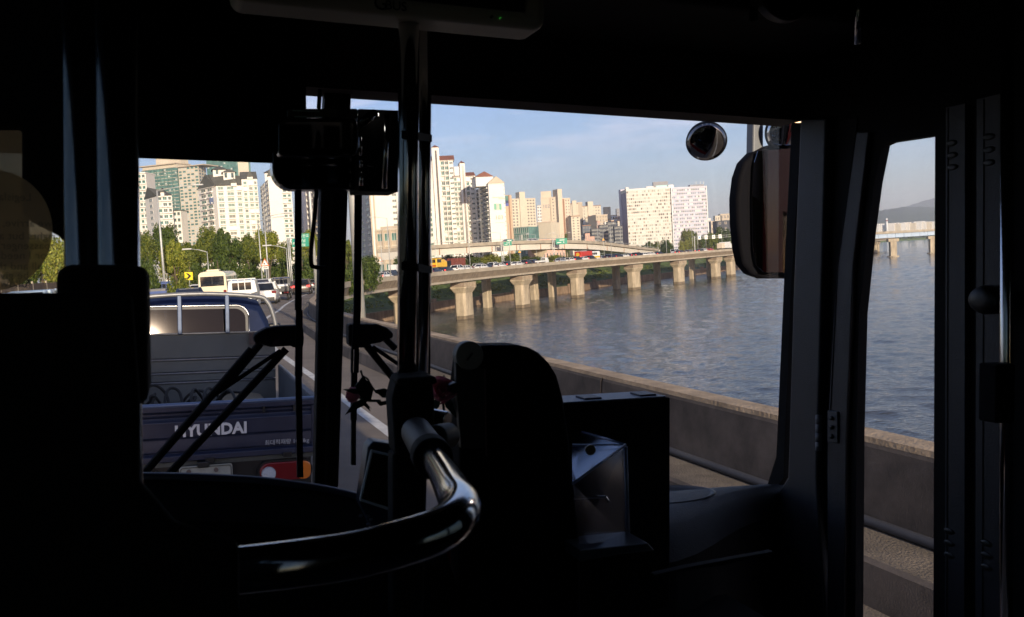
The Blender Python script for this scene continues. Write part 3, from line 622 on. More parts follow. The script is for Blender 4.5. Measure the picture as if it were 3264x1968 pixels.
text('103', 'number', b.o, Matrix.Translation(c) @ R_, 3.0, mat('number_grey', (.42, .34, .26)), .05)
text('꿈의숲', 'lettering', b.o, Matrix.Translation(c + Vector((0, 0, 4.2))) @ R_, 2.1, mat('lettering_tan', (.66, .56, .46)), .05) if False else None
onface(b, 1, .55, 630, 6, .5, tanm, 'ledge'); onface(b, 1, .8, 634, 3.6, .6, tanm, 'ledge'); b.grid(1, 18, [(.93, .98)], winm, hh=.3); b.done()
b = Bld('apartment_block', 'narrow tan block with a dark slot, tight behind the block numbered 103', [(1606, 485), (1630, 487)], 623, mat('tan_stripes', (.50, .38, .27), .85, var=.2, vs=1.2, stretch=(.1, .1, 3)), group=AG)
b.fins(0, [.62], .7, .2, brown, name='slot'); onface(b, 0, .3, 637, 2.2, 4, teal, 'sign_panel'); onface(b, 0, .3, 649, 2.2, 3, mat('sign_blue', (.10, .12, .35)), 'sign_panel'); b.done()
def cream(lb, pts, yt, floors, m, bay, tw=None, g=AG, gm=wind, hh=.46, nm='apartment_block', cap=True, e=0, style='plain', zb=-3):
    b = Bld(nm, lb, pts, yt, m, group=g, zb=zb); 
    if bay: b.grid(e, floors, bay, gm, hh=hh, style=style)
    if cap: b.block(0, -.01, 1.01, b.zt, b.zt + .7, .3, 8, brown if cap == 'd' else beige, name='roof_edge_band')
    for (f0, f1, y) in (tw or []): b.block(0, f0, f1, b.zb, b.z(y, 0, f0), 1.2, 8, m)
    b.done(); return b
cream('cream block with a central stair tower, right of the tan slotted block', [(1629, 850), (1706, 860)], 637, 20, beige2, bays(2, .5, .0, .28) + bays(3, .55, .62, .98), [(.33, .56, 613)])
cream('small white block in the gap between two cream stair tower blocks', [(1711, 1150), (1726, 1150)], 658, 16, white2, bays(2, .5))
b = cream('large cream block with a roof box and shaded gable end, above the second road sign', [(1723, 712), (1778, 711)], 634, 19, beige, bays(2, .4, .62, .98), None, e=0)
b.block(0, .02, .62, b.zt, b.z(611, 0, 0), -3, 12, beige, name='roof_box'); b.fins(0, [.57], .8, .6, panelb)
_, c, R_ = onface(b, 0, .3, 664, .01, .01, beige, 'number_plate', .2); text('102', 'number', b.o, Matrix.Translation(c) @ R_, 4, greyb, .05)
b = cream('cream twin block with a tall stair shaft and brown window strips', [(1777, 708), (1817, 712)], 636, 19, beige, bays(2, .4, .56, .98), [(-.02, .33, 604)])
b.fins(0, [.42], 2.2, .3, brown, name='window_strip')
cream('white tower with arched dark top, right of the brown striped twin block', [(1819, 905), (1842, 905)], 652, 22, beige2, bays(2, .45), [(.2, .8, 641)], cap='d')
cream('plain tan tower with unlit side, right of the arched top tower', [(1840, 960), (1856, 960)], 648, 18, panelb, None)
cream('cream block with dark roof edges and brown strips, highest in the middle distance', [(1849, 1010), (1915, 1015)], 660, 16, beige2, bays(2, .4, .03, .24) + bays(2, .5, .56, .66) + bays(2, .4, .7, .95), [(.36, .62, 644)], cap='d')
cream('tan block in front of the highest middle block', [(1876, 860), (1898, 860)], 691, 14, panelb, bays(2, .3), cap='d')
cream('wide grey tan block with shaded lower half, left of the wide slab', [(1899, 830), (1936, 835)], 688, 12, panelb, bays(4, .3), None)
cream('narrow pale tower with a small dark emblem', [(1925, 905), (1946, 905)], 661, 16, beige2, bays(1, .3, .5, .8), cap=False)
cream('white round cornered block just left of the wide slab', [(1936, 960), (1967, 960)], 690, 10, white2, bays(4, .5), cap='d')
cream('dark slate block peeking over at the left edge of the wide slab', [(1965, 1010), (1981, 1010)], 666, 16, greyb, bays(2, .4), cap=False)
cream('salmon block low against the left edge of the wide slab', [(1967, 930), (1985, 930)], 690, 10, pinkm, bays(2, .3), cap=False)
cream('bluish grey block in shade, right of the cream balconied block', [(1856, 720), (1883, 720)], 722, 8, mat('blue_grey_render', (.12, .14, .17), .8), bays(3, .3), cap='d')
cream('cream balconied block with many small dark windows, right of the pointed conifer', [(1820, 700), (1848, 702)], 692, 15, beige2, bays(2, .42), cap='d')
cream('pink house with a flat terrace in front of the grey block', [(1865, 560), (1880, 560)], 745, 3, pinkm, bays(2, .3), nm='house', g=None, cap=False)
cream('lower pink house wing beside the viaduct ramp', [(1880, 560), (1895, 560)], 755, 2, pinkm, bays(2, .3), nm='house', g=None, cap=False)
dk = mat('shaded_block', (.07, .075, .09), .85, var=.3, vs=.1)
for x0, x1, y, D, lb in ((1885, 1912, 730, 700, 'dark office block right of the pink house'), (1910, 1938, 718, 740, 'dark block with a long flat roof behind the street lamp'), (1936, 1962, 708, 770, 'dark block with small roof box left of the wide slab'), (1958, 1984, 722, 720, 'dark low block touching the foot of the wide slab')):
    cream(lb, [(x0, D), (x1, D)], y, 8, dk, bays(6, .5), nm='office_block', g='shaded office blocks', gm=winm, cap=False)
for k, (x0, x1, y, D, mt) in enumerate(((1853, 1864, 704, 960, white2), (1866, 1877, 697, 990, beige2), (1880, 1890, 712, 900, brown), (1889, 1899, 701, 930, white2), (1903, 1913, 706, 800, pinkm), (1914, 1924, 698, 900, beige2), (1927, 1935, 709, 800, white2), (1937, 1947, 701, 900, beige), (1948, 1957, 705, 860, brown), (1957, 1967, 699, 900, white2), (1969, 1975, 708, 830, beige2))):
    cream(('first', 'second', 'third', 'fourth', 'fifth', 'sixth', 'seventh', 'eighth', 'ninth', 'tenth', 'last')[k] + ' from the left in the crowded row of small houses left of the wide slab', [(x0, D), (x1, D)], y, 5, mt, bays(3, .45), nm='house', g='crowded small houses left of the wide slab', cap='d' if k % 2 else True)
cream('cream low block with a blank wall, above the white car on the ramp', [(1712, 605), (1755, 600)], 713, 5, beige2, [(.02, .1)], nm='low_building', g=None)
b = cream('green glass pavilion behind the ramp, below the first cream stair tower block', [(1634, 525), (1684, 520)], 727, 5, teal, bays(8, .8), nm='glass_pavilion', g=None, gm=wing, hh=.8, cap=False)
b = cream('brown brick block right of the green glass pavilion', [(1684, 640), (1712, 640)], 733, 5, greyb, bays(5, .5), nm='low_building', g=None, cap=False)
cream('pink wall of low shops behind the ramp railing', [(1716, 480), (1800, 485)], 765, 2, pinkm, bays(8, .4), nm='low_building', g=None, cap=False)
# the wide slab: a cream half and a bluish half
b = Bld('slab_block', 'wide cream slab block with a checkered grid of windows and a shaded lilac end wall', [(1974, 885), (1996, 850), (2139, 847)], 613, mat('slab_cream', (.68, .64, .56), .85, var=.08, vs=.1), cat='building')
b.m = white2
b.grid(1, 18, bays(23, .62), None, b.zb + 2, b.zt - 1.6, .5, 'plain', slab='stuff', mats_alt=[winl, winl, white, mat('win_tan', (.36, .30, .24)), mat('win_green', (.34, .38, .33)), wind])
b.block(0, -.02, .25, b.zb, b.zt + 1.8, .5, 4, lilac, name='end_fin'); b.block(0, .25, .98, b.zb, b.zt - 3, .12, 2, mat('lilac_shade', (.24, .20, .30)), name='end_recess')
b.block(1, -.01, .06, b.zt, b.zt + 1.8, .2, 14, white2, name='roof_box'); b.block(1, .46, .62, b.zt, b.zt + 1.4, -2, 10, white2, name='roof_box')
b.block(1, .62, .95, b.zt - .5, b.zt + 5.4, -4, 12, greyb, name='sign_box'); onface(b, 1, .83, 598, 12.5, 4.6, mat('cyan_panel', (.42, .66, .66), .5), 'billboard', -3.8)
b.block(1, -.005, 1.0, b.zt - 1.5, b.zt, .2, 1, white2, name='parapet'); b.bands(1, 18, .35, .1, white2, b.zb + 2, b.zt - 1.6); b.done()
b = Bld('slab_block', 'bluish white slab block with ribbon windows, right half of the wide slab pair', [(2139, 846), (2251, 850)], 599, mat('slab_blue_white', (.56, .57, .62), .85, var=.06, vs=.1), cat='building')
b.grid(0, 17, bays(20, .7), None, b.zb + 2, b.zt - 1.2, .42, 'plain', slab='stuff', mats_alt=[winb, winb, winb, winl, mat('win_sky', (.42, .50, .62)), winm])
b.bands(0, 17, 1.1, .3, lilac, b.zb + 2, b.zt - 1.2); b.fins(0, [.0, 1.0], .9, .5, white2)
b.block(0, -.05, .1, b.zt, b.zt + 3, -3, 10, white2, name='roof_box'); b.block(0, .58, .98, b.zt, b.zt + 2, -4, 10, greyb, name='plant_room'); b.fins(0, [.72, .84, .93], .3, .1, steelg, b.zt + 2, b.zt + 4.5, 'antenna'); b.done()
for x0, x1, y, D, mt, lb in ((2257, 2266, 697, 1000, white2, 'thin white building right of the bluish slab'), (2266, 2285, 706, 900, beige, 'orange tan house right of the thin white building'), (2279, 2300, 689, 1500, beige2, 'far tan tower, left one beside the wing mirror'), (2296, 2325, 683, 1500, panelb, 'far tan tower, right one beside the wing mirror'),
        (2285, 2340, 705, 850, dk, 'dark low warehouse against the wing mirror')):
    cream(lb, [(x0, D), (x1, D)], y, 5, mt, bays(3, .4), nm='building_far', g='small buildings right of the slab pair', cap=False)

# ------------------------------------------------------------------ white ramp
rk = [(1290, 790, 232), (1340, 786, 238), (1384, 782, 245), (1494, 776, 256), (1601, 770.5, 268), (1704, 767, 280), (1806, 766, 297), (1900, 770, 316), (1979, 779, 340), (2040, 787, 362), (2100, 794, 392)]
RP = catmull([wp(x, y, D) for x, y, D in rk], 8)
rt = [(RP[min(i + 1, len(RP) - 1)] - RP[max(i - 1, 0)]).normalized() for i in range(len(RP))]
def rr_(i, o, h): t = rt[i]; return RP[i] + Vector((t.y, -t.x, 0)) * o + Vector((0, 0, h))
ramp = thing('overpass_ramp', 'pale steel girder ramp arching over the jammed expressway in front of the apartment blocks', 'overpass', Vector((RP[40].x, RP[40].y, -2)))
MB().loft([[rr_(i, o, h) for o, h in ((0, 0), (0, -1.0), (-9.5, -1.0), (-9.5, 0), (-9.2, 0), (-9.2, -.85), (-.3, -.85), (-.3, 0))] for i in range(len(RP))]).build('deck', conc, ramp)
n_p = len(RP) // 6
for k in range(n_p + 1):
    a = k * 6; e = min(len(RP) - 1, a + 6)
    if e <= a: continue
    MB().loft([[rr_(i, o, h) for o, h in ((-.9, -1.0), (-1.0, -2.9), (-8.4, -2.9), (-8.5, -1.0))] for i in range(a, e + 1)]).build('girder', mat('girder_white', (.66, .62, .55), .6, var=.08, vs=.2), ramp)
    MB().box(rr_(a, -.92, -1.95), (.25, .25, 1.85)).build('joint', brown, ramp)
mb = MB()
for i in range(2, len(RP), 3): mb.box(rr_(i, -.1, .25), (.12, .12, .5))
mb.tube([rr_(i, -.1, .5) for i in range(len(RP))], .06, 5); mb.build('railing', steelg, ramp, kind='stuff')
for xs, lb in ((1760, 0), (2085, 1)):
    i = min(range(len(RP)), key=lambda i: abs((RP[i] - wp(xs, 780, RP[i].y)).x)); q = rr_(i, -4.6, 0)
    MB().loft([[q + Vector((x, y, z)) for x, y in ((-w, -1), (w, -1), (w, 1), (-w, 1))] for w, z in ((1.3, -9), (1.3, -4.6), (2.6, -3.6), (2.6, -2.95))]).build('ramp_pier', concp, ramp)

# ------------------------------------------------------------------ street lamps
def lamp_proto(H=10, r=.09, arm=2.2):
    o = thing('street_lamp', 'x', 'street lamp')
    MB().tube([(0, 0, 0), (0, 0, H * .5), (0, 0, H)], [r, r * .8, r * .55], 10).build('pole', steelg, o, smooth=True)
    MB().tube([(0, 0, H - .05), (arm * .5, 0, H + .22), (arm, 0, H + .35)], [.045, .04, .035], 6).build('arm', steelg, o, smooth=True)
    MB().loft([[Vector((arm + x, y * .15, H + .35 + z)) for y, z in ((-1, -.05), (1, -.05), (.6, .08), (-.6, .08))] for x in (-.1, .3, .8)]).build('lamp_head', mat('lamp_head_grey', (.5, .5, .48), .4), o)
    return o
LP = {}
LG = 'street lamps along the expressway'
def lamp(base, H, az, label, r=.09, arm=2.2):
    k = (round(H), r, arm); fresh = k not in LP
    if fresh: LP[k] = lamp_proto(H, r, arm)
    o = LP[k] if fresh else copy_tree(LP[k])
    ROOT.setdefault(o, (I4, Vector()))
    o['label'] = label; o['group'] = LG; o.matrix_world = Matrix.Translation(base) @ Matrix.Rotation(az, 4, 'Z'); return o
def on_parapet(xs, y0=90): i = idx_at(xs, .8, y0, .98); return road(i, .8, .96)
q = CAM + BR * 5.1 + hd * 26.3 + BU * -1.3; lamp(q, 11, rad(160), 'nearest thick lamp post, standing on the parapet behind the wiper pivot', r=.15)
i = min(range(len(PATH)), key=lambda i: abs(PATH[i].y - 56)); lamp(road(i, .8, .96), 11, rad(165), 'lamp post at the bend of the near parapet, beside the wiper blade', r=.12)
for xs, H, az, lb in ((1252, 10, 180, 'lamp post left of the chrome pole with its arm over the blank gable'), (1373, 9.4, 180, 'lamp post tight right of the chrome pole'), (1499, 10, 0, 'lamp post in front of the slotted stair towers'), (1632, 10, 180, 'lamp post in front of the tan block behind number 103'),
                      (1955, 9.6, 180, 'lamp post with a left arm, rising left of the wide slab'), (2122, 7, 180, 'short lamp post in front of the slab joint')):
    lamp(on_parapet(xs), H, rad(az), lb)
def ground_lamp(xb, yt, D, az, lb, H=None, zb=-.9, r=.09, arm=2.2):
    t = wp(xb, yt, D); H = H or (t.z - zb); lamp(Vector((t.x, D, t.z - H)), H, rad(az), lb, r, arm)
ground_lamp(500, 608, 84, 10, 'tall left street lamp leaning over the yellow green tree', zb=-.3, r=.13, arm=3.4)
ground_lamp(822, 706, 98, 5, 'thin lamp post left of the warning triangle', zb=-.5)
ground_lamp(841, 685, 92, 8, 'thin lamp post carrying the warning triangle', zb=-.5)
ground_lamp(660, 803, 88, 180, 'small low lamp above the hedge behind the minibus', zb=-.5, r=.06, arm=1.6)
ground_lamp(913, 800, 92, 180, 'small low lamp right of the warning triangle', zb=-.5, r=.06, arm=1.6)
ground_lamp(1211, 735, 215, 0, 'lamp post in front of the low tan building')
for xs, yt, D, az, lb in ((1594, 741, 262, 180, 'lamp post before the white gable wall numbered 103'), (1656, 750, 275, 0, 'lamp post under which the orange triangle stands'), (1707, 752, 285, 180, 'lamp post left of the white car on the ramp'), (1740, 755, 290, 0, 'lamp post just right of the ramp pier'),
        (1776, 750, 300, 180, 'lamp post left of the second road sign'), (1790, 752, 300, 0, 'lamp post through the second road sign'), (1903, 709, 360, 0, 'bare lamp post before the grey tan block'), (1922, 738, 320, 30, 'lamp post with a right arm, left of the leaning slab lamp'), (1976, 715, 350, 180, 'lamp post at the left foot of the wide slab'),
        (2063, 760, 380, 180, 'lamp post under the left middle of the slab'), (2073, 760, 385, 0, 'lamp post beside the left middle slab lamp'), (2096, 762, 390, 0, 'lamp post left of the slab joint'), (2205, 733, 350, 0, 'lamp post left of the sign gantry'), (2222, 735, 360, 180, 'lamp post at the left end of the sign gantry'),
        (2248, 730, 370, 180, 'lamp post behind the second overhead sign'), (2300, 740, 380, 30, 'lamp post behind the fourth overhead sign'), (1832, 760, 310, 0, 'lamp post left of the red truck'), (1385, 770, 230, 0, 'second lamp post right of the chrome pole')):
    ground_lamp(xs, yt, D, az, lb)

# ------------------------------------------------------------------ signs
sgreen = mat('sign_green', (.01, .26, .17), .5); swhite = mat('sign_white', (.78, .78, .74), .5); syel = mat('sign_yellow', (.85, .62, .02), .5); sblk = mat('sign_black', (.01, .01, .01), .5); sorange = mat('sign_orange', (.80, .16, .04), .5); sblue = mat('sign_blue2', (.03, .12, .42), .5)
def panel(mb_m, o, c, w, h, name, pr=0, R=None): return MB().box(Vector(c) + Vector((0, -pr, 0)), (w, .06, h), R).build(name, mb_m, o)
FB = lambda c: Matrix.Translation(Vector(c)) @ FACE_BACK
D = 105; c1 = wp(958, 774, D); c2 = wp(965, 753, D)
o = thing('road_sign', 'green direction sign in two boards, behind the left wiper blade', 'road sign', Vector((wp(918, 868, D).x, D, -.8)))
panel(sgreen, o, c1, 1.95, 1.0, 'board'); panel(sgreen, o, c2, 1.55, .52, 'board'); panel(swhite, o, c2 + Vector((-.42, 0, 0)), .62, .4, 'number_panel', .04)
text('판교', 'lettering', o, FB(c2 + Vector((.35, -.05, -.15))), .4, swhite, .005); text('강남', 'lettering', o, FB(c1 + Vector((.25, -.05, .05))), .42, swhite, .005); text('잠실', 'lettering', o, FB(c1 + Vector((.25, -.05, -.42))), .36, swhite, .005)
mb = MB(); a = c1 + Vector((-.6, -.05, -.15)); mb.tube([a + Vector((.2, 0, -.22)), a + Vector((-.12, 0, .12))], .045, 5); mb.tube([a + Vector((-.2, 0, -.05)), a + Vector((-.2, 0, .2)), a + Vector((.06, 0, .2))], .045, 5); mb.build('arrow', swhite, o)
panel(sblue, o, c1 + Vector((-.5, 0, .28)), .4, .26, 'route_shield', .04)
for dx in (-1.55, -1.35): MB().tube([Vector((c1.x + dx, D + .2, -.8)), Vector((c1.x + dx, D + .2, c1.z + .6))], .08, 8).build('post', steelg, o, smooth=True)
MB().tube([Vector((c1.x - 1.5, D + .1, c1.z + .1)), Vector((c1.x + .8, D + .1, c1.z + .1))], .05, 6).build('bracket', steelg, o)
def tri_sign(xs, ys, D, size, lb, plate=True, zb=-.5, drop=False):
    c = wp(xs, ys, D); o = thing('warning_sign', lb, 'warning sign', Vector((c.x, D, zb)), group='triangular warning signs')
    MB().prism([c + Vector((x * size, 0, z * size)) for x, z in ((-.5, -.4), (.5, -.4), (0, .5))], (0, .05, 0)).build('board', sorange, o)
    MB().prism([c + Vector((x * size, -.02, z * size)) for x, z in ((-.36, -.32), (.36, -.32), (0, .34))], (0, .018, 0)).build('face', syel if not plate else swhite, o)
    MB().prism([c + Vector((x * size, -.04, z * size)) for x, z in ((-.16, -.24), (-.02, -.24), (.0, -.02), (-.1, .02))], (0, .018, 0)).build('symbol', sblk, o)
    if plate: panel(swhite, o, c + Vector((.02, 0, -.62 * size)), size * .75, size * .3, 'plate'); panel(sblk, o, c + Vector((.02, -.045, -.62 * size)), size * .55, size * .08, 'plate_text')
    MB().tube([Vector((c.x + .06, D + .08, zb)), Vector((c.x + .06, D + .08, c.z))], .05, 7).build('post', steelg, o)
tri_sign(844, 838, 90, .85, 'orange warning triangle with a white plate, above the silver car in the jam')
tri_sign(1212, 829, 160, .85, 'orange warning triangle with a white plate, left of the chrome pole')
tri_sign(1656, 803, 268, .9, 'orange warning triangle on the thin lamp post, over the viaduct traffic', False)
tri_sign(1923, 764, 300, .9, 'pale warning triangle on a post left of the wide slab', False)
D = 74; c = wp(601.5, 881, D); o = thing('arrow_sign', 'yellow board with a black arrow pointing right, beside the cream minibus', 'road sign', Vector((c.x, D, -.6)))
Rz = Matrix.Rotation(rad(2), 3, 'Y'); panel(syel, o, c, .68, .66, 'board', 0, Rz)
MB().prism([c + Vector((x * .3, -.045, z * .3)) for x, z in ((-.7, .8), (-.1, .8), (.75, 0), (-.1, -.8), (-.7, -.8), (.05, 0))], (0, .02, 0)).build('arrow', sblk, o)
MB().tube([Vector((c.x, D + .08, -.6)), Vector((c.x, D + .08, c.z))], .04, 7).build('post', steelg, o)
def gsign(xs, ys, D, w, h, lb, two=False, px=0, zb=-.8):
    c = wp(xs, ys, D); o = thing('road_sign', lb, 'road sign', Vector((c.x + px, D, zb)), group='green direction signs over the viaduct')
    panel(sgreen, o, c, w, h, 'board')
    if two: panel(sgreen, o, c + Vector((.6, 0, h * .78)), w * .72, h * .5, 'board'); panel(swhite, o, c + Vector((.6, 0, h * .78)), w * .5, h * .2, 'lettering', .045)
    panel(swhite, o, c + Vector((.05 * w, 0, .2 * h)), w * .44, h * .12, 'lettering', .045); panel(swhite, o, c + Vector((-.2 * w, 0, -.2 * h)), w * .36, h * .10, 'lettering', .045)
    mb = MB(); a = c + Vector((.2 * w, -.06, -.15 * h)); mb.prism([a + Vector((x * h * .2, 0, z * h * .2)) for x, z in ((-.25, .6), (.25, .6), (.25, -.1), (.55, -.1), (0, -.8), (-.55, -.1), (-.25, -.1))], (0, .02, 0)); mb.build('arrow', swhite, o)
    for dx in (0, .5): MB().tube([Vector((c.x + px + dx, D + .2, zb)), Vector((c.x + px + dx, D + .2, c.z + h * .6))], .12, 7).build('post', steelg, o)
    MB().tube([Vector((c.x + px, D + .1, c.z)), c + Vector((0, .1, 0))], .07, 5).build('bracket', steelg, o)
gsign(1618, 778, 262, 2.4, 1.15, 'smaller green road sign of two boards over the viaduct traffic', True, -1.9)
gsign(1789.5, 770, 288, 3.7, 1.9, 'larger green road sign in front of the ramp, over the viaduct traffic', False, -2.9)
D = 335; o = thing('sign_gantry', 'grey gantry with four white square signs left of the wing mirror', 'gantry', Vector((wp(2213, 787, D).x, D, -1)))
pl = wp(2213, 757, D); pr_ = wp(2330, 749, D)
for dz in (.0, -.75): MB().tube([pl + Vector((0, 0, dz)), pr_ + Vector((0, 0, dz))], .08, 6).build('beam', steelg, o)
for k in range(9): q = pl.lerp(pr_, k / 8); MB().tube([q, q + Vector((0, 0, -.75))], .05, 5).build('strut', steelg, o)
MB().tube([Vector((pl.x, D, -1)), pl + Vector((0, 0, .4))], .2, 8).build('post', steelg, o)
for k, (xs, ys) in enumerate(((2229, 758.5), (2250, 757.5), (2274, 756), (2294.5, 754.5))):
    c = wp(xs, ys, D); f = MB().box(c + Vector((0, -.25, 0)), (1.15, .12, 1.45)).build('sign_face', swhite, o, bevel=.1)
    mk = [sblue, greyb, sorange, mat('sign_mauve', (.45, .25, .33))][k]
    if k == 2: MB().prism([c + Vector((x, -.34, z)) for x, z in ((-.36, -.2), (.36, -.2), (0, .45))], (0, .02, 0)).build('symbol', mk, f)
    else: MB().tube([c + Vector((0, -.34, .12)), c + Vector((0, -.3, .12))], .3, 14).build('symbol', mk, f)

# ------------------------------------------------------------------ far bank, far bridge, hills
hillm = mat('hill_forest', (.045, .07, .035), .95, var=.4, vs=.004)
def ridge(name, pts, D, dep, seed):
    R = np.random.RandomState(seed); P = []
    for (x0, y0), (x1, y1) in zip(pts, pts[1:]):
        n = max(2, int((x1 - x0) / 6))
        for k in range(n): t = k / n; P.append(wp(x0 + (x1 - x0) * t, y0 + (y1 - y0) * t + R.uniform(-.9, .9), D))
    rings = [[Vector((p.x * (1 - dep / D), D - dep, GZ)), Vector((p.x * (1 - dep * .45 / D), D - dep * .45, p.z * .62)), p, Vector((p.x * 1.2, D + dep, GZ))] for p in P]
    tag(MB().loft(rings, False).build(name, hillm, smooth=True), kind='structure')
ridge('hills', [(2150, 778), (2350, 748), (2560, 712), (2700, 693), (2773, 677), (2830, 668), (2878, 661), (2940, 660), (2990, 662), (3100, 668), (3300, 690), (3600, 700)], 4600, 1200, 1)
ridge('hills', [(2600, 740), (2790, 690), (2882, 661), (2930, 646), (2983, 630), (3080, 600), (3200, 612), (3400, 640), (3700, 700)], 7600, 1500, 2)
ridge('hills', [(300, 850), (900, 805), (1300, 790), (1700, 770), (2150, 762), (2400, 758)], 5200, 900, 3)
far = [Vector((p[0], p[1], GZ)) for p in ((330, 1450), (560, 1420), (900, 1500), (1600, 1500), (3200, 1400), (3200, 4000), (330, 4000))]
tag(MB().prism(far, (0, 0, 2.2)).build('far_bank', grass), kind='structure')
mb = MB(); R = np.random.RandomState(11)
for k in range(150): x = 340 + k * 16; tuft(mb, (x, 1452 + R.uniform(0, 30), GZ + 5), R.uniform(4, 7), 26, 2.0)
tag(mb.build('far_bank_trees', leafB), 'hazy line of trees on the far bank under the distant bridge', 'treeline', kind='stuff')
fb = thing('steel_bridge', 'distant bridge with a pale blue girder seen through the door glass', 'bridge', wp(2850, 820, 484))
A = wp(2560, 753, 440); B_ = wp(3140, 721.5, 560)
ax = (B_ - A).normalized(); nx = Vector((ax.y, -ax.x, 0))
def bx(t, o, h): return A.lerp(B_, t) + nx * o + Vector((0, 0, h))
MB().loft([[bx(t, o, h) for o, h in ((0, 0), (0, -1.3), (-9, -1.3), (-9, 0))] for t in (0, 1)]).build('deck', conc, fb)
for k in range(22):
    MB().loft([[bx(t, o, h) for o, h in ((-.8, -1.3), (-.8, -3.6), (-8, -3.6), (-8, -1.3))] for t in (k / 22 + .0008, (k + 1) / 22 - .0008)]).build('girder', mat('girder_blue', (.42, .52, .66), .5), fb)
for xs, D, w in ((2850, 484, 3.4), (2976, 508, 3.2)):
    c = wp(xs, 760, D); c.z = 0
    MB().tube([c + Vector((0, 2, GZ - 1)), c + Vector((0, 2, GZ + .6))], w * .95, 14).build('footing', concp, fb); MB().loft([[c + Vector((x, 2 + y, z)) for x, y in ((-w / 2, -1.2), (w / 2, -1.2), (w / 2, 1.2), (-w / 2, 1.2))] for z in (GZ, -1)]).build('pier_shaft', concp, fb)
    MB().box(c + Vector((0, 2, -1.6)), (w * 1.7, 3, 1.6)).build('pier_cap', concp, fb)
for k, xs in enumerate((2783, 2802, 2813, 2862, 2946)):
    q = wp(xs, 740, 485); ground_lamp(xs, 722 - (xs - 2783) * .06, 487, 180, ['leftmost', 'second', 'third', 'fourth', 'rightmost'][k] + ' tiny lamp on the distant bridge', zb=1.5)
FG = 'far white apartment blocks above the distant bridge'
for k, (x0, x1, y) in enumerate(((2771, 2780, 713), (2783, 2795, 716), (2799, 2819, 714), (2850, 2868, 711.5), (2869, 2884, 714), (2885, 2896, 710.5), (2898, 2915, 709), (2917, 2934, 711), (2936, 2950, 706), (2952, 2966, 707.5), (2968, 2980, 708), (2986, 3004, 706))):
    b = Bld('apartment_block', ['first', 'second', 'third', 'fourth', 'fifth', 'sixth', 'seventh', 'eighth', 'ninth', 'tenth', 'eleventh', 'twelfth'][k] + ' far white block from the left above the distant bridge', [(x0, 2300), (x1, 2340)], y, (white, beige2, white2)[k % 3], zb=-8.4, group=FG)
    b.grid(0, 12, bays(4, .35), wind, slab='stuff', style='plain'); b.done()
q0 = wp(2826, 697, 1900); ch = thing('chimney', 'thin pale chimney rising behind the distant bridge', 'chimney', Vector((q0.x, 1900, -8.4)))
MB().tube([Vector((q0.x, 1900, -8.4)), q0], [2.6, 1.8], 10).build('shaft', white2, ch, smooth=True); MB().tube([q0 + Vector((0, 0, -6)), q0 + Vector((0, 0, -4))], 2.4, 10).build('collar', redlens, ch)

#PART3
# ------------------------------------------------------------------ vehicles
PAINT = {}
def paint(n):
    cols = dict(white=(.72, .72, .70), silver=(.42, .43, .44), dark=(.018, .02, .025), navy=(.012, .022, .06), blue=(.04, .08, .25), grey=(.14, .145, .15), brown=(.07, .045, .035), red=(.45, .03, .015), cream=(.68, .60, .42), yellow=(.75, .45, .03), lightblue=(.30, .40, .52))
    if n not in PAINT: PAINT[n] = mat('paint_' + n, cols[n], .35, .25 if n in ('silver', 'grey', 'navy', 'lightblue') else 0, coat=.6, var=.05, vs=1)
    return PAINT[n]
rimm = mat('alloy_rim', (.35, .35, .36), .35, .8); plm = mat('plate_white', (.7, .7, .68), .5); redglow = mat('tail_light_lit', (.6, .02, .02), .3, emit=((1, .06, .05), 1.6))
def wheel(o, x, y, r, w=.2):
    wh = MB().tube([(x - w / 2, y, r), (x + w / 2, y, r)], r, 18).build('wheel', tyre, o, smooth=False)
    s = 1 if x > 0 else -1; MB().tube([(x + s * w * .5, y, r), (x + s * (w * .5 + .01), y, r)], r * .6, 12).build('rim', rimm, wh); return wh
def loft_body(mb, st, W_, taper=.93, mi=0):
    # st: list of (y, z_low, z_high, width factor)
    rings = []
    for y, z0, z1, k in st:
        w = W_ / 2 * k; h = z1 - z0
        rings.append([Vector(p) for p in ((-w * .9, y, z0), (-w, y, z0 + h * .25), (-w, y, z0 + h * .62), (-w * taper, y, z1 - h * .06), (-w * taper * .9, y, z1), (w * taper * .9, y, z1), (w * taper, y, z1 - h * .06), (w, y, z0 + h * .62), (w, y, z0 + h * .25), (w * .9, y, z0))])
    mb.loft(rings, mi=mi); return mb
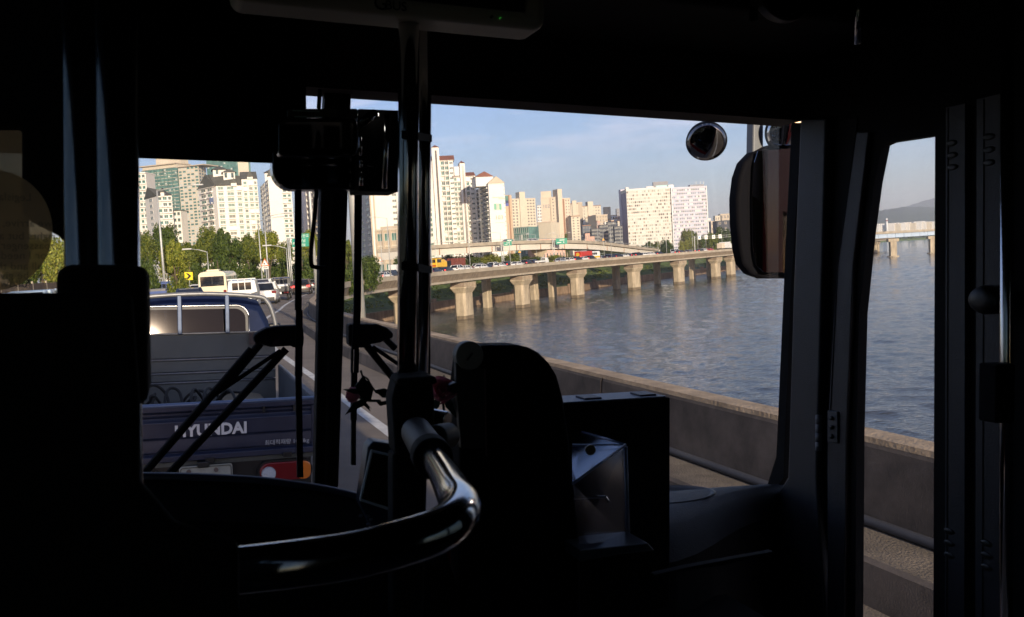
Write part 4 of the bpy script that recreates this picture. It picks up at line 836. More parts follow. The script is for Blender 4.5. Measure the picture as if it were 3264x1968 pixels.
def car(kind, col, label, lit=False, group=None):
    p = paint(col); g = {'sedan': (4.8, 1.84, 1.46, 1.0), 'suv': (4.7, 1.88, 1.70, 1.12), 'hatch': (4.2, 1.74, 1.50, 1.0), 'van': (5.0, 1.92, 1.95, 1.15)}[kind]; Ln, Wd, H, belt = g
    o = thing({'sedan': 'sedan', 'suv': 'suv', 'hatch': 'hatchback', 'van': 'van'}[kind], label, 'car' if kind != 'van' else 'van', group=group)
    h = Ln / 2; mb = MB()
    loft_body(mb, [(-h, .42, belt - .22, .82), (-h + .08, .28, belt - .06, .94), (-h + .5, .22, belt, 1), (0, .2, belt, 1), (h - 1.1, .2, belt - .06, 1), (h - .5, .22, belt - .2, .98), (h - .08, .28, belt - .32, .9), (h, .38, belt - .42, .8)], Wd)
    mb.build('body', p, o, smooth=False, bevel=.04)
    if kind == 'sedan': ys = [(-h + .55, belt), (-h + 1.15, H - .03), (-h + 1.9, H), (h - 2.2, H - .02), (h - 1.25, belt)]
    elif kind == 'hatch': ys = [(-h + .12, belt), (-h + .6, H - .04), (-h + 1.5, H), (h - 2.0, H - .02), (h - 1.0, belt)]
    elif kind == 'suv': ys = [(-h + .1, belt), (-h + .45, H - .06), (-h + 1.3, H), (h - 2.3, H - .02), (h - 1.2, belt)]
    else: ys = [(-h + .06, belt), (-h + .2, H - .05), (-h + .8, H), (h - 1.9, H - .03), (h - .7, belt)]
    def gl(wf, zo, sh): return [[Vector((s * Wd / 2 * (.955 if z == belt or k == 'b' else .76) * wf, y + sh, (belt - .03 if k == 'b' else z + zo))) for s, k in ((-1, 'b'), (-1, 't'), (1, 't'), (1, 'b'))] for y, z in ys]
    MB().loft(gl(1, -.035, 0)).build('windows', carglass, o, bevel=.03)
    rf = MB(); n = len(ys); Y = [y for y, _ in ys]
    Z = [z for _, z in ys]
    rf.loft([[Vector((s * Wd / 2 * .775, y, z + dz)) for s, dz in ((-1, -.05), (-1, .0), (1, .0), (1, -.05))] for y, z in ys[1:-1]]); rf.build('roof', p, o, bevel=.03)
    for s in (-1, 1):
        for a, b_, w in ((0, 1, .09), (n - 1, n - 2, .06)):
            MB().tube([(s * Wd / 2 * .94, Y[a], belt), (s * Wd / 2 * .775, Y[b_], Z[b_] - .02)], w, 5).build('pillar', p, o)
        MB().tube([(s * Wd / 2 * .955, (Y[1] + Y[-2]) / 2 - .1, belt), (s * Wd / 2 * .785, (Y[1] + Y[-2]) / 2 - .1, H - .03)], .045, 5).build('pillar', p, o)
        MB().box((s * Wd / 2 * .82, -h + .05, belt - .2), (.34, .16, .2)).build('tail_light', redglow if lit else redlens, o, bevel=.03)
        MB().box((s * Wd / 2 * .78, h - .12, belt - .42), (.36, .2, .15)).build('headlight', clearl, o, bevel=.03)
        MB().box((s * (Wd / 2 + .09), h - 1.55, belt + .03), (.18, .1, .14)).build('mirror', p, o, bevel=.03)
        for y in (-h + .85, h - .9): wheel(o, s * (Wd / 2 - .1), y, .33 if kind != 'suv' else .37)
    MB().box((0, -h - .0, belt - .32), (.46, .04, .16)).build('plate', plm, o)
    MB().box((0, -h + .03, .42), (Wd * .84, .12, .22)).build('bumper', black if kind == 'suv' else p, o, bevel=.03)
    return o
def truck1t(col, label, cargo=None, cabcol=None, group=None):
    p = paint(col); o = thing('light_truck', label, 'truck', group=group); W_ = 1.68
    cab = MB(); cab.loft([[Vector((x * W_ / 2, y, z)) for x, z in ((-1, .45), (-1, 1.25), (-.88, zt), (.88, zt), (1, 1.25), (1, .45))] for y, zt in ((.9, 1.9), (1.2, 1.97), (2.1, 1.95), (2.6, 1.3))]); cab.build('cab', p, o, bevel=.06)
    MB().box((0, .88, 1.58), (1.1, .05, .42)).build('rear_window', carglass, o, bevel=.04)
    MB().box((0, -.95, .82), (W_, 3.5, .1)).build('bed', black, o)
    MB().box((0, -2.72, 1.03), (W_, .05, .4)).build('tailgate', p, o)
    for s in (-1, 1):
        MB().box((s * W_ / 2, -.95, 1.03), (.05, 3.5, .4)).build('side_gate', p, o)
        MB().box((s * .62, -2.74, .68), (.36, .06, .13)).build('tail_light', redlens, o)
        wheel(o, s * .68, 1.7, .33); wheel(o, s * .68, -1.7, .3)
    for x in (-.55, -.18, .18, .55): MB().box((x, .82, 1.55), (.04, .04, .9)).build('guard_bar', p if not cabcol else paint(cabcol), o)
    MB().box((0, .82, 2.0), (W_ * .95, .04, .05)).build('guard_rail', p, o)
    MB().box((0, -2.76, .66), (.44, .03, .18)).build('plate', plm, o)
    if cargo: MB().box((0, -.95, .9 + cargo[0] / 2), (1.55, 3.3, cargo[0])).build('cargo', paint(cargo[1]), o, bevel=.05)
    return o
def minibus(col, label, name='minibus', L_=7, W_=2.05, H=2.65, band=None):
    p = paint(col); o = thing(name, label, 'bus'); h = L_ / 2
    mb = MB(); mb.loft([[Vector((x * W_ / 2, y, z)) for x, z in ((-.98, .45), (-1, 1.3), (-.95, H - .25), (-.8, H - .06), (-.4, H), (.4, H), (.8, H - .06), (.95, H - .25), (1, 1.3), (.98, .45))] for y in (-h, -h + .1, h - .5, h)]); mb.build('body', p, o, bevel=.07)
    MB().box((0, -h - .01, H - .75), (W_ * .82, .06, .72)).build('rear_window', carglass, o, bevel=.06)
    for s in (-1, 1):
        for k in range(5): MB().box((s * (W_ / 2 - .015), -h + .9 + k * 1.2, H - .78), (.05, 1.0, .68)).build('side_window', carglass, o)
        MB().box((s * W_ * .42, -h - .01, 1.0), (.2, .06, .42)).build('tail_light', redlens, o); wheel(o, s * (W_ / 2 - .15), -h + 1.4, .4); wheel(o, s * (W_ / 2 - .15), h - 1.3, .4)
    MB().box((0, -h - .02, .62), (W_ * .96, .16, .24)).build('bumper', p, o, bevel=.04); MB().box((0, -h - .04, .95), (.5, .04, .2)).build('plate', plm, o)
    MB().box((0, -h + 1.2, H + .05), (.9, 1.1, .16)).build('roof_vent', p, o, bevel=.05); MB().box((0, -h - .03, H - .72), (.03, .05, .5)).build('wiper', black, o)
    if band: MB().box((0, -h - .02, 1.4), (W_ * .8, .05, .3)).build('stripe', paint(band), o)
    return o
def put(o, i, off, dyaw=0):
    f = i - int(i); a = TAN[int(i)]; q = road(i, off, 0); o.matrix_world = Matrix.Translation(q) @ Matrix.Rotation(math.atan2(a.y, a.x) - math.pi / 2 + dyaw, 4, 'Z'); return o
def idx_y(Y, off):
    return min((abs(road(i, off).y - Y), i) for i in range(len(PATH)))[1]
# the jam ahead: lanes by offset from the kerb
JG = 'vehicles in the traffic jam ahead'
def placeD(o, xs, D, dyaw=0):
    # at depth D and photo column xs, standing on the road
    best = min(((road(i, of).y - D) ** 2 + (road(i, of).x - wp(xs, 880, D).x) ** 2, i, of) for i in range(0, len(PATH) // 2) for of in np.arange(-15, -1, .25))
    o['group'] = JG; return put(o, best[1], best[2], dyaw)
placeD(minibus('cream', 'cream minibus with a wide dark rear window in the jam'), 703, 70)
placeD(truck1t('white', 'white small truck whose cab shows right behind the blue pickup cab'), 766, 50)
placeD(car('suv', 'white', 'white estate SUV with red tail lights, first clear car right of the blue pickup'), 842, 70)
placeD(car('van', 'silver', 'silver van behind the white SUV, right of the minibus'), 838, 88)
t_ = truck1t('dark', 'dark small truck with a pale load and an orange plate, right of the white SUV', (.5, 'white')); placeD(t_, 895, 80)
placeD(car('sedan', 'navy', 'dark navy sedan left of the cream minibus'), 607, 62, .15)
placeD(car('suv', 'white', 'white SUV half hidden between the arrow board and the minibus'), 640, 84)
t_ = truck1t('blue', 'small truck with a blue windowed rear frame, left of the yellow arrow board', (.55, 'grey')); placeD(t_, 519, 80)
placeD(car('sedan', 'dark', 'black sedan with red lights, left of the wiper blade'), 926, 105)
placeD(car('suv', 'brown', 'brown SUV right of the wiper blade with lit tail lights', True), 966, 98)
placeD(car('sedan', 'grey', 'grey sedan behind the brown SUV, by the bend lamp post'), 990, 120)
placeD(car('van', 'dark', 'dark van farther up the jam beside the windscreen pillar'), 1008, 128)
placeD(car('sedan', 'dark', 'black sedan deep in the jam over the white SUV roof'), 906, 130)
placeD(car('suv', 'lightblue', 'light blue car roof with a red high brake light, under the round sticker'), 112, 38)
placeD(car('sedan', 'lightblue', 'pale blue car roof at the very left, below the round sticker'), 20, 41)
placeD(car('hatch', 'white', 'white hatchback with red lights, just right of the windscreen pillar', True), 1124, 138)
# the jam on the viaduct
VG = 'vehicles in the jam on the viaduct'
def via(o, xs, off): o['group'] = VG; i = idx_at(xs, off, 120, .8); return put(o, i, off)
via(car('suv', 'silver', 'silver car with red lights, first left in the cluster before the chrome pole'), 1196, -3.3)
via(car('sedan', 'white', 'white car with lit brake lights between two others before the chrome pole', True), 1217, -3.0)
via(car('suv', 'dark', 'black SUV in the cluster left of the chrome pole'), 1245, -3.2)
via(car('sedan', 'navy', 'dark car showing its roof behind the cluster left of the chrome pole'), 1226, -9.6)
bt = truck1t('red', 'white box van on a red chassis, against the chrome pole', (1.7, 'white')); via(bt, 1272, -6.5)
VC = [('sedan', 'navy', 1390, -3, 'navy car at the foot of the lamp right of the chrome pole'), ('sedan', 'dark', 1428, -3, 'black car with pink tail lights under the yellow crane truck'), ('suv', 'white', 1463, -3, 'white SUV below the brown container'),
      ('hatch', 'white', 1486, -3, 'white hatchback close ahead of the white SUV'), ('suv', 'silver', 1524, -6.4, 'silver estate with dark windows behind the white sedan'), ('sedan', 'white', 1533, -3, 'white sedan in the lane next to the parapet, right of the lamp'),
      ('sedan', 'navy', 1556, -6.4, 'dark blue car ahead of the silver estate'), ('suv', 'white', 1577, -6.4, 'white SUV with black roof, in the middle of the viaduct queue'), ('sedan', 'white', 1599, -3, 'white sedan left of the dark SUV and the twin posts'),
      ('suv', 'dark', 1618, -6.4, 'black SUV under the smaller green sign'), ('sedan', 'white', 1651, -3, 'white saloon by the thin lamp with the orange triangle'), ('suv', 'dark', 1683, -6.4, 'black car in the pair right of the orange triangle'), ('suv', 'navy', 1706, -6.4, 'navy car in the pair right of the orange triangle'),
      ('sedan', 'silver', 1790, -3, 'silver car under the larger green sign'), ('suv', 'navy', 1798, -6.4, 'navy car behind the silver one under the larger green sign'), ('hatch', 'white', 1818, -3, 'white hatchback left of the black SUV near the red truck'),
      ('suv', 'dark', 1838, -3, 'black SUV just left of the red truck'), ('sedan', 'white', 1863, -3, 'white car below the red truck'), ('suv', 'dark', 1884, -3, 'black SUV below the yellow and white bus'), ('sedan', 'silver', 1916, -6.4, 'silver sedan right of the yellow and white bus'),
      ('suv', 'navy', 1944, -3, 'dark blue car at the leaning lamp left of the slab'), ('suv', 'dark', 1969, -3, 'black car at the left foot of the wide slab'), ('sedan', 'white', 1988, -3, 'white car at the left foot of the wide slab'), ('sedan', 'silver', 2020, -6.4, 'silver car under the left part of the slab'),
      ('suv', 'dark', 2036, -3, 'black car under the left part of the slab'), ('sedan', 'white', 2052, -3, 'white car under the middle of the slab, left one'), ('sedan', 'white', 2072, -3, 'white car under the middle of the slab, right one'), ('sedan', 'dark', 2103, -6.4, 'black car left of the slab joint lamp'),
      ('van', 'white', 2153, -6.4, 'white van right of the short lamp before the slab'), ('sedan', 'dark', 2168, -3, 'black car right of the white van'), ('sedan', 'grey', 2194, -3, 'grey car before the low tree at the gantry'), ('sedan', 'dark', 2228, -3, 'dark red lit car under the first overhead sign'),
      ('hatch', 'white', 2246, -3, 'white car under the second overhead sign'), ('sedan', 'red', 2264, -3, 'red car left of the white lorry')]
PROTO = {}
for kd, cl, xs, of, lb in VC:
    if (kd, cl) in PROTO:
        o = copy_tree(PROTO[(kd, cl)]); o['label'] = lb; ROOT[o] = (I4, Vector())
    else: o = PROTO[(kd, cl)] = car(kd, cl, lb, cl == 'dark')
    via(o, xs, of)
via(truck1t('white', 'white pickup with a small load, left of the ramp pier', (.35, 'grey')), 1732, -3)
# construction machine on a low loader, container lorry, fire engine, coach, lorry
o = thing('crane_truck', 'yellow crane truck with a windowed cab, tallest vehicle right of the chrome pole', 'truck'); y_ = paint('yellow')
MB().box((0, 0, .95), (2.4, 9, .35)).build('chassis', mat('chassis_tan', (.35, .25, .12), .7), o); MB().box((0, -2.4, 2.4), (2.4, 2.6, 2.0)).build('cab', y_, o, bevel=.12)
for s in (-1, 1): MB().box((s * 1.2, -2.4, 2.8), (.06, 1.9, .75)).build('cab_window', carglass, o)
for s in (-.8, 0, .8): MB().box((s * .8, -3.71, 2.8), (.55, .06, .75)).build('cab_window', carglass, o)
MB().box((0, .8, 2.0), (1.7, 3.0, 1.3)).build('engine_cover', y_, o, bevel=.15); MB().tube([(0, -1, 2.5), (0, 2, 2.9), (0, 4.2, 2.2)], [.3, .26, .2], 8).build('boom', y_, o)
MB().box((0, -3.72, 1.75), (2.1, .06, .3)).build('stripe', paint('red'), o); MB().box((0, -2.4, 3.45), (2.5, 2.7, .08)).build('cab_roof', black, o)
for s in (-1, 1):
    for yy in (-3.4, -2.2, 2, 3.3): wheel(o, s * 1.05, yy, .5, .3)
via(o, 1397, -9.6)
o = thing('container_lorry', 'dark lorry with a rust brown container, ahead of the yellow crane truck', 'truck')
MB().box((0, 1, 2.1), (2.4, 7, 2.2)).build('container', mat('rust_brown', (.18, .045, .03), .7, var=.2, vs=1), o, bevel=.04); MB().box((0, -4, 1.9), (2.3, 2.6, 1.6)).build('load', black, o, bevel=.2); MB().box((0, 0, .8), (2.2, 11, .3)).build('chassis', black, o)
MB().tube([(0, -5, 2.8), (0, -2.6, 3.1)], .12, 6).build('boom', black, o)
for k in range(6): MB().box((1.22, -1.8 + k * 1.1, 2.1), (.06, .12, 2.1)).build('rib', MATS['rust_brown'], o)
for s in (-1, 1):
    for yy in (-4.5, -3.2, 2.5, 3.8): wheel(o, s * 1.0, yy, .48, .28)
via(o, 1447, -10.5)
o = thing('fire_engine', 'bright red truck with a yellow emblem, left of the yellow and white bus', 'truck')
MB().box((0, 0, 1.9), (2.4, 6.5, 2.3)).build('body', paint('red'), o, bevel=.12); MB().tube([(0, -3.3, 2.1), (0, -3.24, 2.1)], .6, 14).build('emblem', paint('yellow'), o); MB().box((0, -3.27, 1.2), (2.2, .06, .2)).build('stripe', paint('white'), o); MB().box((0, -1, 3.15), (1.6, 3.5, .25)).build('ladder', paint('silver'), o)
for s in (-1, 1):
    MB().box((s * .9, -3.27, 1.55), (.3, .08, .25)).build('tail_light', redglow, o)
    for yy in (-2, 2): wheel(o, s * 1.02, yy, .5, .3)
via(o, 1856, -6.6)
o = minibus('white', 'yellow and white bus with a sloping nose, right of the red truck', 'coach', 8, 2.3, 2.9, 'yellow'); MB().box((0, 0, 1.1), (2.36, 7.6, .5)).build('skirt', paint('yellow'), o); o2 = o; via(o, 1886, -6.8)
o = thing('box_lorry', 'white box lorry with a tan canvas section, under the gantry beside the wing mirror', 'truck')
MB().box((0, 1.5, 2.2), (2.4, 6.4, 2.4)).build('box_body', paint('white'), o, bevel=.04); MB().box((0, -3.2, 2.0), (2.3, 2.8, 2.1)).build('canvas', beige, o, bevel=.15); MB().box((0, 6, 1.7), (2.2, 1.8, 1.9)).build('cab', paint('white'), o, bevel=.15); MB().box((0, 0, .75), (2.1, 11, .25)).build('chassis', black, o)
for s in (-1, 1):
    for yy in (-3.4, -2.2, 5.8): wheel(o, s * 1.0, yy, .48, .28)
via(o, 2305, -6.6)
for xs, lb in ((1636, 'silver car up on the white ramp, left one'), (1715, 'white car up on the white ramp, just left of the larger green sign')):
    o = copy_tree(PROTO[('sedan', 'silver' if xs < 1700 else 'white')]); o['label'] = lb; o['group'] = 'cars on the ramp'; ROOT[o] = (I4, Vector())
    i = min(range(len(RP)), key=lambda i: abs((RP[i] - CAM).dot(cr) / (RP[i] - CAM).dot(fw) * F_SRC + 1632 - xs)); q = rr_(i, -2.2, -.95); t = rt[i]
    o.matrix_world = Matrix.Translation(q + Vector((0, 0, .25))) @ Matrix.Rotation(math.atan2(t.y, t.x) - math.pi / 2, 4, 'Z')
# left side: long dark fence behind the jam
o = thing('fence', 'dark brown roadside fence with pale posts behind the left traffic', 'fence', Vector((-40, 62, -.3)))
fa = wp(-60, 880, 52); fbp = wp(470, 880, 100); fa.z = .1; fbp.z = .1
n_ = 16
for k in range(n_):
    a = fa.lerp(fbp, k / n_); c = fa.lerp(fbp, (k + 1) / n_); MB().prism([a + Vector((0, 0, -.6)), c + Vector((0, 0, -.6)), c + Vector((0, 0, 2.2)), a + Vector((0, 0, 2.2))], (0, .08, 0)).build('fence_panel', mat('fence_brown', (.10, .07, .05), .9, var=.3, vs=2), o)
    MB().box(a + Vector((0, -.1, .9)), (.09, .09, 2.9)).build('post', mat('post_pale', (.4, .34, .25), .8), o)

# ------------------------------------------------------------------ the blue pickup ahead (bus frame)
BC = 2.25
def T_(x, y, z): return Vector((x + .215, y + 7.42, z - BC))
navy = mat('truck_blue', (.009, .016, .048), .42, .0, coat=.12, var=.35, vs=3.5, col2=(.022, .028, .058), det=10)
bedg = mat('bed_grey', (.10, .112, .112), .65, .2, var=.2, vs=1.2, bump=.1, bs=8); railm = mat('worn_rail', (.20, .205, .215), .45, .4, var=.25, vs=8)
tk = thing('pickup_truck', 'dark blue flatbed truck straight ahead with silver letters on its tailgate', 'truck', T_(0, 0, 0), BUS)
W2_ = .83
mb = MB()   # tailgate pressed from one sheet: profile lofted across
prof = [(0, 1.23), (-.035, 1.225), (-.035, 1.185), (-.005, 1.17), (-.005, 1.15), (.012, 1.13), (.0, 1.11), (-.012, 1.10), (-.012, .98), (.002, .965), (.002, .95), (-.004, .93), (-.004, .865), (.012, .85), (-.03, .835), (-.03, .79), (.01, .78), (.04, .78), (.04, 1.23)]
mb.loft([[T_(x, y, z) for y, z in prof] for x in (-W2_, W2_)]); mb.build('tailgate', navy, tk, bevel=.006)
MB().tube([T_(-W2_, -.02, 1.235), T_(W2_, -.02, 1.235)], .018, 8).build('gate_rail', mat('rail_blue', (.10, .14, .24), .35, .5, coat=.4), tk, smooth=True)
for s in (-1, 1):
    mb = MB(); mb.bb(T_(s * W2_ - .02, .05, .80), T_(s * W2_ + .02, 2.66, 1.23)); mb.build('side_gate', bedg if s < 0 else mat('gate_inner', (.10, .11, .125), .6, var=.2, vs=2), tk, bevel=.01)
    MB().tube([T_(s * W2_, .02, 1.24), T_(s * W2_, 2.66, 1.24)], .022, 8).build('side_rail', railm, tk, smooth=True)
    MB().bb(T_(s * W2_ - .03, -.02, .78), T_(s * W2_ + .03, .05, 1.22)).build('corner_post', navy, tk, bevel=.01)
MB().bb(T_(-W2_, .04, .74), T_(W2_, 2.7, .80)).build('bed_floor', bedg, tk)
for x in (-.62, -.12, .42, .66): MB().box(T_(x, -.03, 1.165), (.022, .03, .055)).build('latch', black, tk, bevel=.004)
for x in (-.6, 0, .6): MB().box(T_(x, -.02, .785), (.07, .05, .04)).build('hinge', black, tk, bevel=.004)
# headboard in four pressed panels
for k, (z0, z1) in enumerate(((.82, 1.10), (1.125, 1.20), (1.225, 1.345), (1.37, 1.62))):
    MB().bb(T_(-.78, 2.62, z0), T_(.78, 2.66, z1)).build('headboard_panel', bedg, tk, bevel=.008)
for z in (1.112, 1.212, 1.357, 1.632): MB().tube([T_(-.78, 2.615, z), T_(.78, 2.615, z)], .011, 6).build('headboard_ridge', railm, tk, smooth=True)
MB().bb(T_(.50, 2.56, 1.50), T_(.80, 2.60, 1.63)).build('bracket', mat('rusty_bracket', (.06, .045, .04), .8), tk)
# guard frame
gz = 2.09
arch = [(-.8, 1.62), (-.79, 1.82), (-.74, 1.96), (-.62, 2.02), (0, 2.055), (.58, 2.02), (.70, 1.96), (.76, 1.82), (.80, 1.62)]
MB().tube(catmull([T_(x, 2.6, z) for x, z in arch], 5), .024, 8).build('guard_frame', railm, tk, smooth=True)
for x in (-.67, -.20, .28): MB().bb(T_(x - .022, 2.56, 1.63), T_(x + .022, 2.59, 2.04)).build('guard_bar', mat('bar_blue', (.05, .075, .14), .4, .3, var=.3, vs=10), tk, bevel=.008)
# cab
cabm = MB(); rings = []
for y, k, zt in ((2.85, .93, 1.93), (2.95, .97, 2.0), (3.5, 1.0, 2.03), (4.2, .99, 2.0), (4.8, .9, 1.45)):
    w = .80 * k; rings.append([T_(x, y + (zz_ - 1.3) * (.10 if y < 3 else 0), zz_) for x, zz_ in ((-w, .5), (-w * 1.02, 1.25), (-w * .96, zt - .28), (-w * .84, zt - .08), (-w * .5, zt), (w * .5, zt), (w * .84, zt - .08), (w * .96, zt - .28), (w * 1.02, 1.25), (w, .5))])
cabm.loft(rings); cabm.build('cab', mat('cab_blue', (.010, .018, .055), .65, spec=.12, var=.2, vs=3), tk, bevel=.05, seg=3)
tl = Matrix.Rotation(rad(-8), 3, 'X')
def rr_poly(cx, cz, w, h, r, n=6):
    pts = []
    for a0, sx, sz in ((0, 1, 1), (90, -1, 1), (180, -1, -1), (270, 1, -1)):
        for k in range(n + 1): a = rad(a0 + 90 * k / n); pts.append((cx + sx * (w / 2 - r) + r * math.cos(a), cz + sz * (h / 2 - r) + r * math.sin(a)))
    return pts
wc = T_(-.10, 2.80, 1.70)
def tp(x, z, off=0): return wc + tl @ Vector((x, -off, z))
for (w, h, r, off, m_, nm, th) in ((1.22, .42, .13, .035, mat('window_seal', (.02, .02, .025), .5), 'window_seal', .06), (1.16, .36, .11, .045, mat('rear_glass', (.017, .0155, .015), .03, 1.0), 'rear_window', .03)):
    MB().prism([tp(x, z, off) for x, z in rr_poly(0, 0, w, h, r)], tl @ Vector((0, th, 0))).build(nm, m_, tk)
ring = rr_poly(0, 0, 1.235, .435, .135, 8); ring.append(ring[0]); MB().tube([tp(x, z, .03) for x, z in ring], .012, 6).build('window_trim', mat('dull_trim', (.22, .22, .23), .25, .9), tk, smooth=True)
for s in (-1, 1):
    MB().box(T_(s * .93, 4.2, 1.5), (.16, .08, .28)).build('door_mirror', black, tk, bevel=.03)
for x in (-.52, .30): MB().box(T_(x, 2.9, 1.985), (.02, .03, .09)).build('roof_stay', black, tk)
# tail: letters, plate, lamps
silver = mat('badge_silver', (.72, .73, .74), .4, .2)
M_ = lambda p: Matrix.Translation(p) @ FACE_BACK
text('HYUNDAI', 'lettering', tk, M_(T_(.015, -.02, .985)), .125, silver, .006, .98).data.offset = .0045
text('최대적재량 1000kg', 'load_lettering', tk, M_(T_(.60, -.022, .872)), .048, mat('print_grey', (.45, .46, .48)), .001, .95)
MB().bb(T_(-.8, .05, .45), T_(.8, .30, .74)).build('rear_frame', black, tk)
pl_ = MB().prism([T_(x, -.03, z) for x, z in rr_poly(-.03, .635, .40, .22, .02, 3)], (0, .02, 0)).build('number_plate', mat('plate_worn', (.34, .35, .31), .7, var=.25, vs=10), tk)
MB().tube([T_(x, -.035, z) for x, z in rr_poly(-.03, .635, .38, .20, .02, 3) + [rr_poly(-.03, .635, .38, .20, .02, 3)[0]]], .004, 5).build('plate_rim', mat('plate_rim', (.10, .10, .08), .6), pl_)
text('0240', 'plate_number', pl_, M_(T_(.045, -.034, .575)), .115, sblk, .001, .95); text('33', 'plate_number', pl_, M_(T_(-.13, -.034, .585)), .09, sblk, .001)
for dx in (-.13, .075): MB().tube([T_(-.03 + dx, -.045, .705), T_(-.03 + dx, -.03, .705)], .018, 10).build('plate_bolt', mat('bolt_rust', (.12, .09, .08), .6), pl_)
MB().box(T_(-.05, -.02, .755), (.09, .07, .05)).build('plate_lamp', black, tk, bevel=.01)
for s in (-1, 1):
    cx = s * .585
    hs = MB().prism([T_(x, .0, z) for x, z in rr_poly(cx, .645, .44, .185, .09, 8)], (0, .06, 0)).build('tail_lamp', black, tk)
    a = MB().prism([T_(x, -.022, z) for x, z in rr_poly(cx, .645, .41, .155, .075, 8)], (0, .03, 0)).build('red_section', redlens, hs, bevel=.012)
    MB().prism([T_(x, -.034, z) for x, z in rr_poly(cx + s * .145, .645, .115, .15, .05, 8)], (0, .03, 0)).build('amber_section', amber, hs, bevel=.01)
    MB().tube([T_(cx - s * .135, -.045, .635), T_(cx - s * .135, -.01, .635)], [.055, .062], 18).build('reverse_lens', clearl, hs, bevel=.006)
    for yy in (3.9, .75):
        q = T_(s * .66, yy, .3); w_ = MB().tube([q - Vector((.11, 0, 0)), q + Vector((.11, 0, 0))], .30, 20).build('wheel', tyre, tk)
MB().bb(T_(-.7, .3, .4), T_(.7, 4.2, .62)).build('chassis', black, tk)
# ropes and mat on the bed
R = np.random.RandomState(4); ropem = mat('black_rope', (.012, .012, .012), .8)
pts = []
for k in range(46):
    a = k * 1.1; x = -.62 + k * .019 + .10 * math.cos(a); y = .9 + .28 * math.sin(a * .7) + R.uniform(-.08, .08); z = 1.0 + .12 + .10 * math.sin(a * 1.3) + R.uniform(-.04, .05); pts.append(T_(x, y, z))
ro = thing('coiled_rope', 'tangled black rope piled on the flatbed behind the tailgate', 'rope', T_(-.2, .9, .80), BUS)
MB().tube(catmull(pts, 5), .013, 6).build('coil', ropem, ro, smooth=True)
pts = [T_(-.5 + .2 * math.cos(k * .9) + .012 * k, .8 + .25 * math.sin(k * .8), 1.02 + .06 * math.sin(k)) for k in range(40)]
MB().tube(catmull(pts, 5), .018, 6).build('coil', ropem, ro, smooth=True)
tag(MB().prism([T_(x, 1.5, z) for x, z in ((-.75, .81), (.25, .81), (.25, 1.0), (-.75, 1.0))], (0, .5, 0)).build('black_sack', ropem, F=BUS, bevel=.06), 'black sack under the rope heap on the flatbed', 'sack')
tag(MB().prism([T_(x, 1.9, z) for x, z in ((.12, .81), (.66, .81), (.60, .98), (.5, 1.0), (.16, 1.0))], (0, .5, 0)).build('tan_board', mat('tan_board', (.20, .17, .12), .8), F=BUS, bevel=.02), 'tan board lying on the flatbed right of the rope heap', 'board')
#PART4
# ------------------------------------------------------------------ our bus (bus frame, camera at the origin)
bus = thing('city_bus', 'dark interior of the city bus, its windscreen and front door framing the view', 'bus', (0.65, 0, -BC), BUS)
UL, UR, VF, VB, WF, WC = -.62, 1.88, 2.50, -7.5, -1.35, .80
lin = mat('dark_lining', (.004, .004, .005), .85, spec=.2); redp = mat('bus_red', (.13, .005, .006), .6, spec=.06); floorm = mat('bus_floor', (.012, .012, .013), .8)
def bpart(name, a, b, m, bevel=0): return MB().bb(a, b).build(name, m, bus, bevel=bevel)
bpart('floor', (UL, VB, WF - .1), (UR, 1.2, WF), floorm)
bpart('ceiling', (UL, VB, WC), (UR, VF, WC + .05), lin)
bpart('roof', (UL - .06, VB - .06, WC + .06), (UR + .06, VF + .1, WC + .2), redp, .05)
bpart('rear_wall', (UL, VB - .05, WF), (UR, VB, WC), lin)
# left side: low wall, window band, top strip; glass between
for (w0, w1) in ((WF, -.6), (.66, WC)): bpart('side_wall', (UL - .04, VB, w0), (UL, VF, w1), lin)
for k, v in enumerate((VB, -6, -4.5, -3, -1.5, 0)): bpart('window_post', (UL - .04, v, -.6), (UL, v + .12, .66), lin)
bpart('side_window', (UL - .03, -1.38, -.6), (UL - .022, VF, .66), tintg); bpart('light_blocker', (UL - .03, VB, -.6), (UL - .02, -1.5, .66), lin)  # unseen closed sheet added over the rear windows to cut warm light
# right side behind the door
for (w0, w1) in ((WF, -.45), (.35, WC)): bpart('side_wall', (UR, VB, w0), (UR + .04, 1.36, w1), lin)
for v in (VB, -6, -4.5, -3, -1.5, 0, 1.2): bpart('window_post', (UR, v, -.45), (UR + .04, v + .14, .35), lin)
bpart('side_window', (UR + .022, -1.38, -.45), (UR + .03, 1.2, .35), tintg); bpart('light_blocker', (UR + .02, VB, -.45), (UR + .03, -1.5, .35), lin)  # same unseen light block added on the right side
for s, u in ((0, UL - .05), (1, UR + .05)):
    for w0, w1 in ((-1.95, -.46 if s else -.61), (.36 if s else .67, WC + .1)): bpart('body_panel', (u - .008, VB, w0), (u + .008, 1.3 if s else VF, w1), redp)
bpart('body_panel', (UR + .05, 1.22, -1.9), (UR + .075, 1.70, .9), redp)
bpart('front_panel', (UL, VF + .06, -1.95), (UR, VF + .10, -.78), redp, .02)
def wv(x, y, v): return bp(x, y, v=v).z
def slabv(name, pts, v, th, m, bevel=0, parent=None, seg=2): return MB().prism([bp(x, y, v=v) for x, y in pts], (0, th, 0)).build(name, m, parent or bus, bevel=bevel, seg=seg)
def slabu(name, pts, u, th, m, bevel=0, parent=None): return MB().prism([bp(x, y, u=u) for x, y in pts], (th, 0, 0)).build(name, m, parent or bus, bevel=bevel)
WT = .484
bpart('header', (UL, 2.34, WT), (UR, 2.46, WC), maroon)
bpart('cornice', (UL, 1.9, .66), (UR, 2.335, WC), lin, .03)
